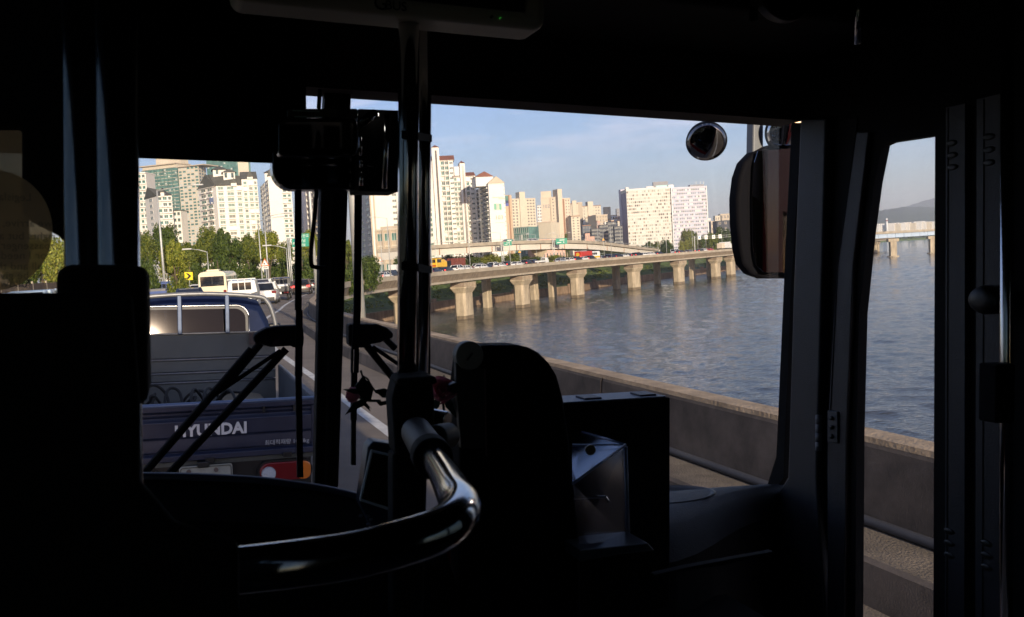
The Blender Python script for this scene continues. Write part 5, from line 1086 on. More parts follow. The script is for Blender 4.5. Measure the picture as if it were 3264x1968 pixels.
# windscreen
du0, du1 = bp(802, 700, v=2.45).x - .008, bp(802, 700, v=2.45).x + .008
bpart('windscreen_pane', (UL, 2.462, -.80), (du0, 2.468, .52), paneg); bpart('windscreen_pane', (du1, 2.462, -.80), (UR, 2.468, .52), paneg)
slabv('windscreen_pillar', [(782, 215), (846, 215), (838, 460), (815, 1175), (757, 1175), (772, 460)], 2.40, .05, mat('pillar_black', (.004, .004, .0045), .7, spec=.2), .006)
slabv('pillar_strip', [(800, 215), (806, 215), (788, 1175), (782, 1175)], 2.395, .01, mat('strip_brown', (.012, .010, .009), .5))
# dashboards
ed = [(150, 1140), (340, 1139), (430, 1140), (520, 1143), (620, 1149), (700, 1158), (780, 1170), (865, 1190), (950, 1222), (1060, 1280)]
E0 = [bp(x, y, v=1.9) for x, y in ed]
mb = MB(); mb.loft([[p, p + Vector((0, .04, -.9)), p + Vector((0, -.4, -.9)), p + Vector((0, -.30, -.30)), p + Vector((0, -.1, -.07))] for p in catmull(E0, 4)]); mb.build('dashboard', mat('dash_black', (.003, .003, .0035), .85, spec=.1), bus)
MB().tube([p + Vector((0, -.005, -.008)) for p in catmull(E0, 4)], .011, 8).build('dashboard_lip_highlight', mat('dash_highlight', (.02, .028, .06), .35), bus, smooth=True)  # tube added as the highlight along the rounded dashboard edge
MB().tube([p + Vector((0, -.012, -.034)) for p in catmull(E0, 4)], .003, 5).build('dashboard_seam', mat('seam_grey', (.06, .065, .09), .4), bus, smooth=True)
wt = bp(1740, 1178, v=2.40).z
mb = MB(); rows = []
for v, dz in ((2.44, .0), (2.3, .006), (2.1, .002), (1.98, -.02), (1.9, -.06), (1.875, -.10)):
    rows.append([Vector((u, 2.44 - (2.44 - v) * (.62 - .55 * sm((u - 1.2) / .66)), wt + dz - .10 * max(0, u - 1.45) ** 2)) for u in np.linspace(.75, UR, 14)])
mb.loft(rows, False); mb.build('dashboard_top', dashm, bus, smooth=True)
mb = MB(); mb.loft([[r_ + Vector((0, .002, 0)) for r_ in rows[-1]], [Vector((r_.x, r_.y, wt - .9)) for r_ in rows[-1]]], False); mb.build('dashboard_front', blackr, bus)  # front split off in black, its shade put into the colour
tray = bp(1650, 1208, w=wt - .012)
MB().loft([[tray + Vector((.17 * k * math.cos(a) - .05, .10 * k * math.sin(a) + .05, z)) for a in [i * math.pi / 12 for i in range(24)]] for k, z in ((1.0, .012), (1.06, .016), (1.0, .018), (.9, .012))]).build('dash_tray', mat('tray_black', (.01, .011, .018), .5), bus, smooth=True)
bpart('front_bulkhead', (.35, 1.9, WF), (1.5, 2.2, -.95), blackr)
slabv('trim_strip', [(1577, 1384), (1660, 1365), (1730, 1352), (1862, 1328), (1866, 1333), (1740, 1362), (1660, 1374), (1577, 1388)], 1.6, .02, mat('trim_purple', (.008, .007, .010), .8, spec=.2), .002)
# right corner: rubber, pillar, door
slabu('window_rubber', [(1905, 296), (1928, 296), (1903, 700), (1885, 1150), (1862, 1190), (1700, 1190), (1700, 1180), (1845, 1172), (1868, 1100), (1890, 600)], 1.862, .02, blackr)
slabu('corner_pillar', [(1925, 285), (1987, 285), (1976, 700), (1964, 1150), (1990, 1600), (1840, 1600), (1862, 1200), (1895, 1150), (1908, 700)], 1.84, .05, greyp, .008)
slabu('door_gap', [(1985, 285), (2062, 285), (2020, 700), (1990, 1600), (1960, 1600), (1964, 1150), (1976, 700)], 1.87, .03, blackr)
door = bus
slabu('door_stile', [(2060, 318), (2090, 318), (2052, 640), (2036, 1050), (2030, 1600), (1990, 1600), (1990, 1050), (2012, 640)], 1.845, .03, greyp, .004)
slabu('door_stile_groove', [(2056, 330), (2058, 330), (2016, 640), (1996, 1050), (1994, 1050), (2013, 640)], 1.8435, .004, blackr)
slabu('door_rubber', [(2088, 322), (2250, 300), (2250, 326), (2138, 343), (2122, 350), (2104, 440), (2088, 560), (2068, 760), (2061, 1050), (2057, 1600), (2030, 1600), (2036, 1050), (2050, 640)], 1.86, .03, blackr)
slabu('lintel', [(1860, -500), (3300, -500), (3300, 60), (2500, 280), (2250, 302), (2088, 324), (2062, 322), (2060, 288), (1860, 290)], 1.875, .04, lin)
slabu('door_pane', [(2122, 346), (2252, 322), (2252, 1700), (2050, 1700), (2060, 1050), (2086, 560)], 1.88, .006, paneg)
slabu('door_edge', [(2250, 298), (2276, 294), (2273, 1700), (2245, 1700)], 1.85, .03, blackr)
slabu('door_panel', [(2276, 260), (2322, 250), (2320, 1700), (2273, 1700)], 1.845, .03, greyp)
slabu('door_gap', [(2322, 250), (2350, 245), (2346, 1700), (2320, 1700)], 1.86, .03, blackr)
slabu('door_panel', [(2350, 240), (2412, 225), (2408, 1700), (2346, 1700)], 1.845, .03, greyp)
slabu('door_edge', [(2412, 220), (3300, 60), (3300, 1700), (2408, 1700)], 1.86, .04, lin)
slabu('panel_groove', [(2366, 240), (2368, 240), (2364, 1600), (2362, 1600)], 1.8435, .004, blackr)
slabu('panel_groove', [(2280, 260), (2281.5, 260), (2278, 1600), (2276.5, 1600)], 1.8435, .004, blackr)
for x, y in ((2290, 345), (2291, 374), (2292, 403), (2380, 330), (2380, 361), (2380, 392), (2284, 1279), (2284, 1308), (2284, 1337), (2374, 1308), (2374, 1337), (2374, 1366)):
    p = bp(x, y, u=1.845); r_ = .017
    MB().loft([[p + Vector((-d, r_ * k * math.cos(a), r_ * .48 * k * math.sin(a))) for a in [i * math.pi / 7 for i in range(14)]] for d, k in ((0, 1), (.002, .95), (.003, .5))]).build('bolt_cap', black, bus, smooth=True)
p = bp(2378, 722, u=1.82); MB().loft([[p + Vector((.02 - .05 * t, .045 * k * math.cos(a), .035 * k * math.sin(a))) for a in [i * math.pi / 8 for i in range(16)]] for t, k in ((0, 1), (.6, 1), (.9, .8), (1, .4))]).build('door_knob', black, bus, smooth=True)
# hinge
for k in range(4): q = bp(1970, 1000 + k * 21.5, u=1.835); MB().tube([q, q + Vector((0, 0, -.026))], .010, 10).build('hinge_knuckle', mat('hinge_grey', (.16, .16, .18), .5, .3), bus, smooth=True)
slabu('hinge_plate', [(1990, 988), (2015, 991), (2015, 1068), (1990, 1066)], 1.838, .008, mat('hinge_dark', (.05, .055, .065), .5, .2), .003)
for k in range(3): q = bp(2002, 1007 + k * 22, u=1.837); MB().tube([q, q + Vector((-.005, 0, 0))], .007, 10).build('hinge_screw', black, bus, smooth=True)
# sun blind, upper dark panel and driver's partition on the left
def top(name, label, cat, mbx, m, group=None, bevel=0, smooth=False):
    return tag(mbx.build(name, m, F=BUS, bevel=bevel, smooth=smooth), label, cat, group)
tag(MB().bb((UL, 2.30, wv(500, 386, 2.3)), (bp(737, 250, v=2.3).x, 2.315, .70)).build('sun_blind', mat('blind_cloth', (.005, .005, .006), .95, spec=.1), F=BUS), 'black roller blind pulled down over the upper left of the windscreen', 'sun blind')
tag(MB().prism([bp(x, y, v=1.3) for x, y in ((-400, -500), (318, -500), (318, 640), (160, 640), (156, 577), (50, 521), (50, 300), (-400, 300))], (0, .06, 0)).build('partition_panel', lin, F=BUS, bevel=.01), 'black upper partition panel behind the chrome poles, with a slanting lower edge', 'panel')
tag(MB().prism([bp(x, y, v=.72) for x, y in ((-400, 705), (140, 705), (318, 705), (338, 985), (338, 1160), (420, 1255), (485, 1280), (570, 1303), (577, 1326), (577, 2100), (-400, 2100))], (0, .012, 0)).build('driver_partition', lin, F=BUS, bevel=.01), "black lower partition behind the driver's seat", 'panel')
pgm = bpy.data.materials.new('sticker_film'); pgm.use_nodes = True; t_ = pgm.node_tree; t_.nodes.clear()
o_ = t_.nodes.new('ShaderNodeOutputMaterial'); a_ = t_.nodes.new('ShaderNodeBsdfTransparent'); b_ = t_.nodes.new('ShaderNodeBsdfTranslucent'); x_ = t_.nodes.new('ShaderNodeMixShader'); d_ = t_.nodes.new('ShaderNodeBsdfDiffuse'); y_2 = t_.nodes.new('ShaderNodeMixShader')
a_.inputs[0].default_value = (.78, .68, .52, 1); b_.inputs[0].default_value = (.75, .66, .50, 1); d_.inputs[0].default_value = (.3, .28, .24, 1); y_2.inputs[0].default_value = .15; x_.inputs[0].default_value = .45
t_.links.new(b_.outputs[0], y_2.inputs[1]); t_.links.new(d_.outputs[0], y_2.inputs[2]); t_.links.new(y_2.outputs[0], x_.inputs[1]); t_.links.new(a_.outputs[0], x_.inputs[2]); t_.links.new(x_.outputs[0], o_.inputs[0])
film2 = pgm.copy(); film2.name = 'film_dim'
for n_ in film2.node_tree.nodes:
    if n_.type == 'BSDF_TRANSPARENT': n_.inputs[0].default_value = (.42, .38, .31, 1)
    if n_.type == 'BSDF_TRANSLUCENT': n_.inputs[0].default_value = (.75, .66, .50, 1)
cc = [(-20 + 146 * math.cos(a), 555 + 146 * math.sin(a)) for a in [i * math.pi / 32 for i in range(64)]]
st = tag(MB().prism([bp(x, y, v=1.1) for x, y in cc], (0, .0015, 0)).build('round_sticker', pgm, F=BUS), 'round translucent sticker with mirrored print, seen from behind at the left edge', 'sticker')
tag(MB().prism([bp(x, y, v=1.38) for x, y in ((-300, 50), (70, 50), (70, 640), (-300, 640))], (0, .0015, 0)).build('clear_film', film2, F=BUS), 'cloudy square film on the partition glass above the round sticker', 'sticker')
mir = Matrix.Diagonal((-1, 1, 1, 1))
for x, y, s, sz in ((22, 483, 'Legislativ', .012), (48, 546, 'we arrive, co', .012), (60, 577, 'rights but all', .012), (62, 600, 'passenger', .012), (58, 624, 'or I need', .012), (40, 650, 'all and the', .012), (20, 672, 'to be given by', .012), (20, 692, 'following', .012)):
    text(s, 'mirrored_print', st, Matrix.Translation(bp(x, y, v=1.098)) @ FACE_BACK @ mir, sz, mat('print_dark', (.20, .19, .16), .8), .0001)

# poles
def pole(path, r, label, m=chrome, group='chrome grab poles'):
    return tag(MB().tube(path, r, 28).build('grab_pole', m, F=BUS, smooth=True), label, 'pole', group)
def vpole(x0, y0, x1, y1, v, r, label, w0=None, w1=None):
    a = bp(x0, y0, v=v); b = bp(x1, y1, v=v); d = (a - b) / (a.z - b.z); return pole([b + d * ((w0 if w0 is not None else WF) - b.z), b + d * ((w1 if w1 is not None else WC) - b.z)], r, label)
vpole(196, 0, 204, 637, .98, .0185, 'out of focus chrome pole with a broad pale blue streak, leftmost of all')
vpole(278, 0, 287, 637, .92, .0185, 'out of focus chrome pole with a thin yellow streak, beside the leftmost one')
vpole(984, 0, 981, 900, 1.55, .0185, 'chrome pole left of centre with a pale blue streak, strapped to its neighbour', -.40)
vpole(1017, 0, 1015, 900, 1.68, .0170, 'chrome pole right of centre with dull yellow streak, strapped to its neighbour', -.40)
vpole(2424, 0, 2421, 1300, 1.50, .0140, 'chrome pole at the right side by the door, with a black sleeve', -1.3)
p = bp(2066, 30, v=1.9); pole([p + Vector((0, 0, .12)), p + Vector((0, 0, -.105 + .02))], .011, 'short chrome stub hanging from the ceiling at the upper right')
tag(MB().prism([bp(x, y, v=.86) for x, y in ((132, 637), (353, 637), (358, 980), (132, 985))], (0, .10, 0)).build('padded_sleeve', mat('foam_black', (.006, .005, .006), .9, spec=.2), F=BUS, bevel=.012, seg=3), 'big black padded sleeve round the two left chrome poles', 'padding')
tag(MB().prism([bp(x, y, v=1.47) for x, y in ((2399, 878), (2445, 876), (2443, 1020), (2397, 1020))], (0, .05, 0)).build('pole_sleeve', mat('foam_black', (0, 0, 0)), F=BUS, bevel=.006), 'black sleeve on the chrome pole by the door', 'padding')
for y, lb in ((330, 'upper black strap binding the two centre poles'), (647, 'lower black strap binding the two centre poles')):
    a = bp(968, y - 8, v=1.53); b = bp(1036, y + 4, v=1.69)
    ring = [bp(x, y + dy, v=v) for x, dy, v in ((966, -6, 1.53), (1004, -2, 1.525), (1037, 3, 1.655), (1037, 3, 1.70), (990, 0, 1.70), (966, -6, 1.60), (966, -6, 1.53))]
    tag(MB().loft([[q + Vector((0, 0, -.007)), q + Vector((0, 0, .007)), q + Vector((.003, .003, .007)), q + Vector((.003, .003, -.007))] for q in ring]).build('strap', blackr, F=BUS), lb, 'strap', 'straps on the centre poles')
# dark bracket cluster at the foot of the centre poles
o = thing('pole_bracket', 'black clamp bracket where the centre poles meet the bent handrail', 'bracket', bp(995, 1100, v=1.55), BUS)
for nm, pts, v, th in (('clamp', [(958, 905), (1040, 898), (1048, 960), (1046, 1090), (990, 1105), (952, 1095), (944, 960)], 1.50, .06), ('lower_sleeve', [(946, 1090), (1000, 1100), (1030, 1150), (1020, 1500), (946, 1500)], 1.52, .05), ('knob', [(955, 912), (1050, 905), (1056, 926), (960, 930)], 1.45, .05)):
    MB().prism([bp(x, y, v=v) for x, y in pts], (0, th, 0)).build(nm, blackr, o, bevel=.008)
# bent chrome handrail in front
def pd(x, y, d): r = ray(x * K, y * K) * d; return Vector((r.dot(BR), r.dot(hd), r.dot(BU)))
hp = [pd(*q) for q in ((965, 985, 1.75), (985, 1012, 1.62), (1020, 1068, 1.38), (1062, 1132, 1.14), (1092, 1185, 1.0), (1108, 1218, .935), (1094, 1250, .885), (1050, 1280, .85), (960, 1310, .825), (850, 1338, .81), (700, 1360, .80), (560, 1376, .80), (400, 1394, .80), (200, 1412, .80))]
rail = tag(MB().tube(catmull(hp, 10), [.0175 + .0045 * sm((i - 20) / 30) for i in range(len(catmull(hp, 10)))], 32).build('bent_handrail', mat('rail_chrome', (.40, .41, .43), .12, 1.0), F=BUS, smooth=True), 'thick bent chrome handrail sweeping across the lower middle, out of focus', 'handrail')
tag(MB().tube([pd(1002, 1040, 1.50), pd(1034, 1090, 1.29)], .026, 24).build('rail_joint', mat('joint_grey', (.035, .033, .036), .55), F=BUS, smooth=False, bevel=.004), 'dark grey joint collar on the bent handrail', 'joint')
tag(MB().tube([pd(1034, 1090, 1.29), pd(1043, 1104, 1.24)], .029, 24).build('rail_ring', blackr, F=BUS, bevel=.004), 'black rubber ring below the joint collar on the handrail', 'ring')
tag(MB().tube([pd(1030, 1003, 1.62), pd(1078, 1012, 1.60)], .016, 16).build('chrome_clip', chrome, F=BUS, smooth=False, bevel=.003), 'small chrome clip behind the centre poles above the handrail', 'clip')
tag(MB().tube([pd(1046, 1055, 1.45), pd(1082, 1048, 1.5)], .022, 16).build('rail_end_cap', mat('joint_grey', (0, 0, 0)), F=BUS, bevel=.006), 'grey end cap beside the handrail joint', 'cap')
# roses
rosem = leafmat('rose_petal', (.55, .10, .16), (.75, .30, .36)); leafd = leafmat('rose_leaf', (.008, .018, .014), (.02, .04, .03))
def rose(c, r, ax, label):
    o = thing('silk_rose', label, 'flower', c, BUS, 'pink silk roses tied to the poles'); R = np.random.RandomState(int(r * 1e4))
    ax = Vector(ax).normalized(); a = ax.orthogonal().normalized(); b = ax.cross(a)
    for k in range(13):
        t = k / 13; ph = k * 2.4; rr = r * (.25 + .75 * t); mb = MB(); rows = []
        for i in range(5):
            s = i / 4; rows.append([c + ax * (r * (-.7 + 1.4 * s * (1 - .45 * t))) + (a * math.cos(ph + w) + b * math.sin(ph + w)) * rr * (.35 + .65 * math.sin(s * 1.9)) * (1 + .10 * math.sin(3 * w + k)) for w in np.linspace(-.75, .75, 6)])
        mb.loft(rows, False).build('petal', rosem, o, smooth=True)
    for k in range(5):
        ph = k * 1.26; d = (a * math.cos(ph) + b * math.sin(ph)) * .9 - ax * .6; q = c - ax * r * .5; sd = d.cross(ax).normalized()
        MB().add([q, q + d * r * .8 + sd * r * .28, q + d * r * 1.9, q + d * r * .8 - sd * r * .28], [(0, 1, 2, 3)]).build('leaf', leafd, o)
    MB().tube([c - ax * r * .5, c - ax * r * 1.6 + Vector((0, 0, -.01)), c - ax * r * 3.0 + Vector((0, 0, -.01))], .003, 6).build('stem', leafd, o)
rose(bp(848, 952, v=1.75), .020, (-1, -.2, .1), 'small pink silk rose with dark leaves, left of the centre poles'); rose(bp(1064, 940, v=1.8), .034, (-.3, -.9, .5), 'larger pink silk rose right of the centre poles')
o = thing('silk_leaves', 'dark artificial leaves and wire twisted out from the left silk rose', 'leaves', bp(880, 950, v=1.7), BUS)
for pts in ([(873, 905), (900, 935), (893, 965), (868, 958), (855, 930)], [(825, 938), (868, 935), (880, 950), (850, 948)], [(830, 1000), (850, 970), (888, 955), (880, 975), (850, 990)], [(900, 940), (925, 935), (948, 945), (945, 958), (920, 958)], [(905, 968), (925, 966), (948, 960), (940, 972), (915, 978)], [(868, 970), (884, 972), (893, 992)]):
    MB().prism([bp(x, y, v=1.72) for x, y in pts], (0, .004, 0)).build('leaf', leafd, o, bevel=.001)
MB().tube([bp(x, y, v=1.72) for x, y in ((868, 892), (872, 905), (884, 912), (893, 928), (905, 945), (950, 952), (980, 960))], .0022, 6).build('wire', leafd, o)
# screen device on the dashboard
o = thing('gps_screen', 'small screen device in a silver frame standing on the dashboard', 'screen', bp(905, 1230, v=1.7), BUS)
slabv('case', [(885, 1078), (898, 1062), (985, 1075), (985, 1290), (905, 1290), (866, 1215)], 1.72, .05, mat('device_blue', (.012, .018, .038), .4), .006, o)
slabv('bezel', [(893, 1083), (985, 1104), (985, 1246), (865, 1206)], 1.712, .008, mat('bezel_silver', (.55, .60, .70), .5, 0), .002, o)
slabv('display', [(897, 1090), (985, 1110), (985, 1237), (871, 1201)], 1.706, .007, mat('display_dark', (.012, .012, .006), .25), 0, o)
for x, y in ((868, 1242), (885, 1243), (893, 1252), (886, 1262), (932, 1264)): MB().box(bp(x, y, v=1.70), (.007, .004, .005)).build('button', mat('button_grey', (.10, .11, .14), .4), o, bevel=.001)
# fare box and its neighbours
o = thing('fare_box', 'tall glossy black fare machine with a rounded top in the middle', 'fare machine', bp(1240, 1480, v=1.8), BUS)
outl = [(1118, 852), (1135, 838), (1165, 832), (1250, 831), (1275, 837), (1300, 850), (1325, 875), (1343, 905), (1358, 960), (1372, 1060), (1386, 1200), (1398, 1330), (1402, 1600), (1112, 1600), (1108, 1200), (1106, 950)]
slabv('housing', outl, 1.80, .09, mat('fare_black', (.003, .003, .004), .8, spec=.1), .012, o, 3)
mb = MB(); a = bp(1160, 836, v=1.79); rings = []
for x0, y0, r_ in ((1160, 862, .024), (1200, 860, .024), (1250, 860, .024), (1288, 872, .020), (1318, 895, .014)):
    c = bp(x0, y0, v=1.84); rings.append([c + Vector((0, 1.5 * r_ * math.cos(a2), r_ * math.sin(a2))) for a2 in [i * math.pi / 12 for i in range(24)]])
mb.loft(rings); mb.build('top_cover', mat('cover_highlight', (.09, .10, .14), .3, coat=1), o, smooth=True)  # bluish highlight on the cover is put into its base colour
cpt = bp(1131, 857, v=1.785); MB().tube([cpt, cpt + Vector((0, .03, 0))], [.031, .031], 28).build('coin_cap', mat('cap_grey', (.22, .21, .19), .5), o, bevel=.003)
MB().tube([bp(1124, 868, v=1.782), bp(1137, 850, v=1.782)], .0022, 6).build('coin_slot', black, o)
slabv('side_shield', [(1097, 872), (1120, 892), (1165, 885), (1168, 1080), (1110, 1080), (1099, 950)], 1.79, .02, mat('shield_dark', (.008, .007, .008), .5), .003, o)
MB().tube([bp(1167, 890, v=1.785), bp(1170, 1100, v=1.785)], .0016, 6).build('shield_edge', mat('edge_red', (.10, .04, .04), .4), o)
slabv('latch', [(1080, 928), (1100, 920), (1120, 934), (1112, 948), (1084, 946)], 1.77, .03, black, .004, o)
o = thing('equipment_case', 'flat black metal case with a pale top edge, right of the fare machine', 'case', bp(1500, 1400, v=2.1), BUS)
ct = bp(1613, 957, v=2.08); c0 = bp(1340, 968, v=2.08)
MB().bb((c0.x, 2.08, bp(1500, 1480, v=2.08).z), (ct.x, 2.20, ct.z)).build('case_body', mat('case_black', (.003, .003, .0035), .8, spec=.1), o, bevel=.004)
MB().bb((c0.x, 2.083, ct.z + .001), (ct.x - .012, 2.197, ct.z + .004)).build('case_top', mat('case_top_lit', (.16, .20, .28), .5), o)  # light falling on the black lid is put into this pale blue
for x in (1420, 1552): q = bp(x, 958, v=2.12); MB().box((q.x, 2.13, ct.z + .006), (.05, .06, .006)).build('lid_tab', mat('tab_blue', (.012, .015, .04), .5), o, bevel=.002)
o = thing('fare_tray_cover', 'clear acrylic wedge shaped cover catching blue light, below the metal case', 'acrylic cover', bp(1440, 1400, v=1.8), BUS)
acr = bpy.data.materials.new('acrylic'); acr.use_nodes = True; t_ = acr.node_tree; t_.nodes.clear(); o_ = t_.nodes.new('ShaderNodeOutputMaterial'); a_ = t_.nodes.new('ShaderNodeBsdfTransparent'); g_ = t_.nodes.new('ShaderNodeBsdfGlossy'); x_ = t_.nodes.new('ShaderNodeMixShader'); g_.inputs['Roughness'].default_value = .12; g_.inputs[0].default_value = (.7, .8, 1, 1); x_.inputs[0].default_value = .15
t_.links.new(a_.outputs[0], x_.inputs[1]); t_.links.new(g_.outputs[0], x_.inputs[2]); t_.links.new(x_.outputs[0], o_.inputs[0])
P0, P1, P2, P3 = bp(1375, 1042, v=2.05), bp(1402, 1040, v=2.05), bp(1505, 1071, v=1.82), bp(1378, 1165, v=1.70)
MB().prism([P1, P2, P3, P0], (0, 0, -.004)).build('lid', acr, o)
for a, b, r_ in ((P1, P2, .0035), (P2, P3, .003), (P2 + Vector((0, 0, -.005)), bp(1512, 1300, v=1.82), .005), (bp(1378, 1070, v=1.95), P2, .0015)): MB().tube([a, b], r_, 8).build('edge_rod', mat('acrylic_edge', (.16, .20, .30), .25, .2), o, smooth=True)
MB().prism([P2, bp(1512, 1300, v=1.82), bp(1395, 1310, v=1.70), P3], (0, .003, 0)).build('side_sheet', acr, o)
MB().tube([bp(1420, 1083, v=1.8) + Vector((0, 0, 0)), bp(1421, 1084, v=1.795)], [.012, .012], 16).build('emblem', mat('emblem_gold', (.16, .13, .08), .4), o)
MB().tube([bp(1378, 1200, v=1.75), bp(1458, 1196, v=1.75), bp(1464, 1208, v=1.75)], .003, 6).build('wire_handle', chrome, o)
slabv('paper_tray', [(1395, 1325), (1560, 1308), (1576, 1326), (1500, 1334), (1395, 1352)], 1.72, .1, mat('tray_glass', (.04, .045, .06), .3), .003, o)
# monitor hanging from the ceiling
mw = bp(1227, 90, v=1.55).z + .006; mr = bp(1316, 40, v=1.5).x; ml_ = bp(560, 40, v=1.5).x
o = thing('ceiling_monitor', 'pale framed monitor with a letter mark, hanging at the top of the picture', 'monitor', ((mr + ml_) / 2, 1.5, mw), BUS)
MB().bb((ml_, 1.5, mw), (mr, 1.6, mw + .33)).build('frame', mat('monitor_beige', (.42, .39, .31), .5), o, bevel=.02, seg=4)
sr = bp(1262, 20, v=1.495).x; MB().bb((ml_ + .05, 1.494, bp(1262, 30, v=1.495).z), (sr, 1.499, mw + .29)).build('display', mat('monitor_screen', (.008, .009, .018), .3), o)
text('G', 'brand_letter', o, Matrix.Translation(bp(916, 24, v=1.493)) @ FACE_BACK, .034, mat('logo_black', (.003, .003, .003), .9, spec=.1), .0008); text('BUS', 'brand_letter', o, Matrix.Translation(bp(953, 25, v=1.493)) @ FACE_BACK, .022, MATS['logo_black'], .0008)
for x, y, m_ in ((1184, 40, black), (1205, 43, mat('led_green', (.02, .2, .02), .4, emit=((.1, 1, .1), .06)))): q = bp(x, y, v=1.495); MB().tube([q, q + Vector((0, .006, 0))], .0025 if m_ is black else .0012, 10).build('indicator', m_, o)
# inside mirrors and the box beside them
o = thing('inside_mirror', 'wide inside mirror hanging at the top of the windscreen, reflecting the dim cabin', 'mirror', bp(760, 400, v=2.1), BUS)
def rnd_poly(x0, y0, x1, y1, r, n=6, rs=None):
    rs = rs or (r, r, r, r); out = []
    for (cx, cy, a0), r_ in zip(((x1, y0, -90), (x1, y1, 0), (x0, y1, 90), (x0, y0, 180)), rs):
        sx = -1 if cx == x1 else 1; sy = 1 if cy == y0 else -1
        for k in range(n + 1): a = rad(a0 + 90 * k / n); out.append((cx + sx * r_ + r_ * math.cos(a), cy + sy * r_ + r_ * math.sin(a)))
    return out
slabv('housing', rnd_poly(668, 284, 862, 378, 18), 2.10, .05, blackg, .006, o)
slabv('glass', rnd_poly(676, 295, 850, 358, 14, rs=(8, 8, 30, 18)), 2.096, .002, mat('mirror_dim', (.55, .57, .62), .05, 1.0), 0, o)
slabv('top_box', rnd_poly(690, 262, 862, 284, 6), 2.12, .04, mat('smoked_green', (.01, .022, .017), .15, coat=.5), .003, o)
MB().tube([bp(704, 267, v=2.115), bp(768, 269, v=2.115)], .0012, 5).build('box_line', mat('line_green', (.25, .4, .33), .3), o); MB().tube([bp(708, 281, v=2.115), bp(776, 283, v=2.115)], .0012, 5).build('box_line', MATS['line_green'], o)
MB().tube([bp(868, 300, v=2.08), bp(885, 285, v=2.08), bp(900, 275, v=2.1)], .012, 10).build('arm', blackg, o, smooth=True)
o = thing('lower_mirror', 'larger rounded mirror below the inside mirror, nearly black', 'mirror', bp(780, 460, v=2.2), BUS)
slabv('housing', rnd_poly(655, 360, 905, 457, 10, rs=(5, 5, 52, 10)), 2.20, .06, blackg, .01, o, 3)
slabv('glass', rnd_poly(672, 372, 860, 450, 10, rs=(5, 5, 44, 10)), 2.196, .002, mat('mirror_dark', (.10, .10, .11), .08, 1.0), 0, o)
o = thing('control_box', 'square black box right of the inside mirrors, in front of the windscreen pillar', 'box', bp(912, 460, v=2.15), BUS)
slabv('case', [(862, 262), (963, 266), (963, 462), (862, 461)], 2.15, .12, blackr, .004, o)
for x, r_, y0, y1 in ((868, .0045, 330, 375), (869, .005, 388, 404), (869, .005, 415, 448)): MB().tube([bp(x, y0, v=2.13), bp(x, y1, v=2.13)], r_, 12).build('bright_bar', chrome, o, smooth=True)
MB().tube([bp(930, 276, v=2.13), bp(925, 455, v=2.13)], .007, 16).build('steel_rod', chrome, o, smooth=True)
MB().tube([bp(884, 400, v=2.13), bp(900, 402, v=2.13)], .001, 5).build('edge_glint', chrome, o)
q = bp(907, 276, v=2.12); MB().tube([q, q + Vector((0, .01, 0))], .005, 12).build('small_lamp', mat('lamp_lit', (.8, .8, .75), .3, emit=((1, .95, .85), 2.5)), o)
q = bp(1895, -40, v=1.7); o = thing('round_inside_mirror', 'round inside mirror cut off by the top edge, upper right', 'mirror', q, BUS)
MB().tube([q, q + Vector((0, .03, 0))], .085, 32).build('rim', black, o, bevel=.004); MB().tube([q + Vector((0, -.003, 0)), q], .078, 32).build('glass', mat('mirror_dark', (0, 0, 0)), o)
tag(MB().prism([bp(x, y, v=1.72) for x, y in ((1805, -30), (1824, -30), (1824, 47), (1805, 53))], (0, .004, 0)).build('reflection_strip', mirror, F=BUS), 'narrow upright strip added as a window reflection in the round mirror, upper right', 'mirror')  # added strip stands for a window's reflection in the round mirror
# wipers outside the glass
def wiper(px, blob, arms, blade, label, slots):
    o = thing('windscreen_wiper', label, 'wiper', bp(px, 1160, v=2.56), BUS, 'windscreen wipers')
    slabv('pivot_cover', blob, 2.56, .05, blackr, .006, o)
    for (x0, y0, x1, y1, r_) in arms: MB().tube([bp(x0, y0, v=2.60), bp(x1, y1, v=2.60)], r_, 8).build('arm', blackr, o)
    for (x0, y0, x1, y1, w) in blade: MB().prism([bp(x0 - w / 2, y0, v=2.55), bp(x0 + w / 2, y0, v=2.55), bp(x1 + w / 2, y1, v=2.55), bp(x1 - w / 2, y1, v=2.55)], (0, .012, 0)).build('blade_section', blackr, o)
    return o
z7 = lambda x, y: ((400 + x / 2.185) / K, (880 + y / 2.185) / K)
z9 = lambda x, y: ((940 + x / 3.23) / K, (880 + y / 3.23) / K)
wiper(640, [z7(*q) for q in ((893, 430), (905, 405), (980, 365), (1060, 350), (1195, 345), (1240, 358), (1245, 440), (1240, 500), (1172, 500), (1150, 490), (1010, 497), (955, 480), (900, 470))],
      [(*z7(880, 510), *z7(135, 1372), .011), (*z7(940, 470), *z7(700, 760), .011), (*z7(1120, 510), *z7(310, 1375), .011), (*z7(1080, 520), *z7(560, 870), .006)],
      [(*z7(1203, -900), *z7(1205, 240), 16), (*z7(1199, 240), *z7(1192, 700), 7), (*z7(1218, 240), *z7(1216, 700), 12), (*z7(1206, 700), *z7(1218, 1405), 15)], 'left windscreen wiper with two long arms and an upright blade', None)
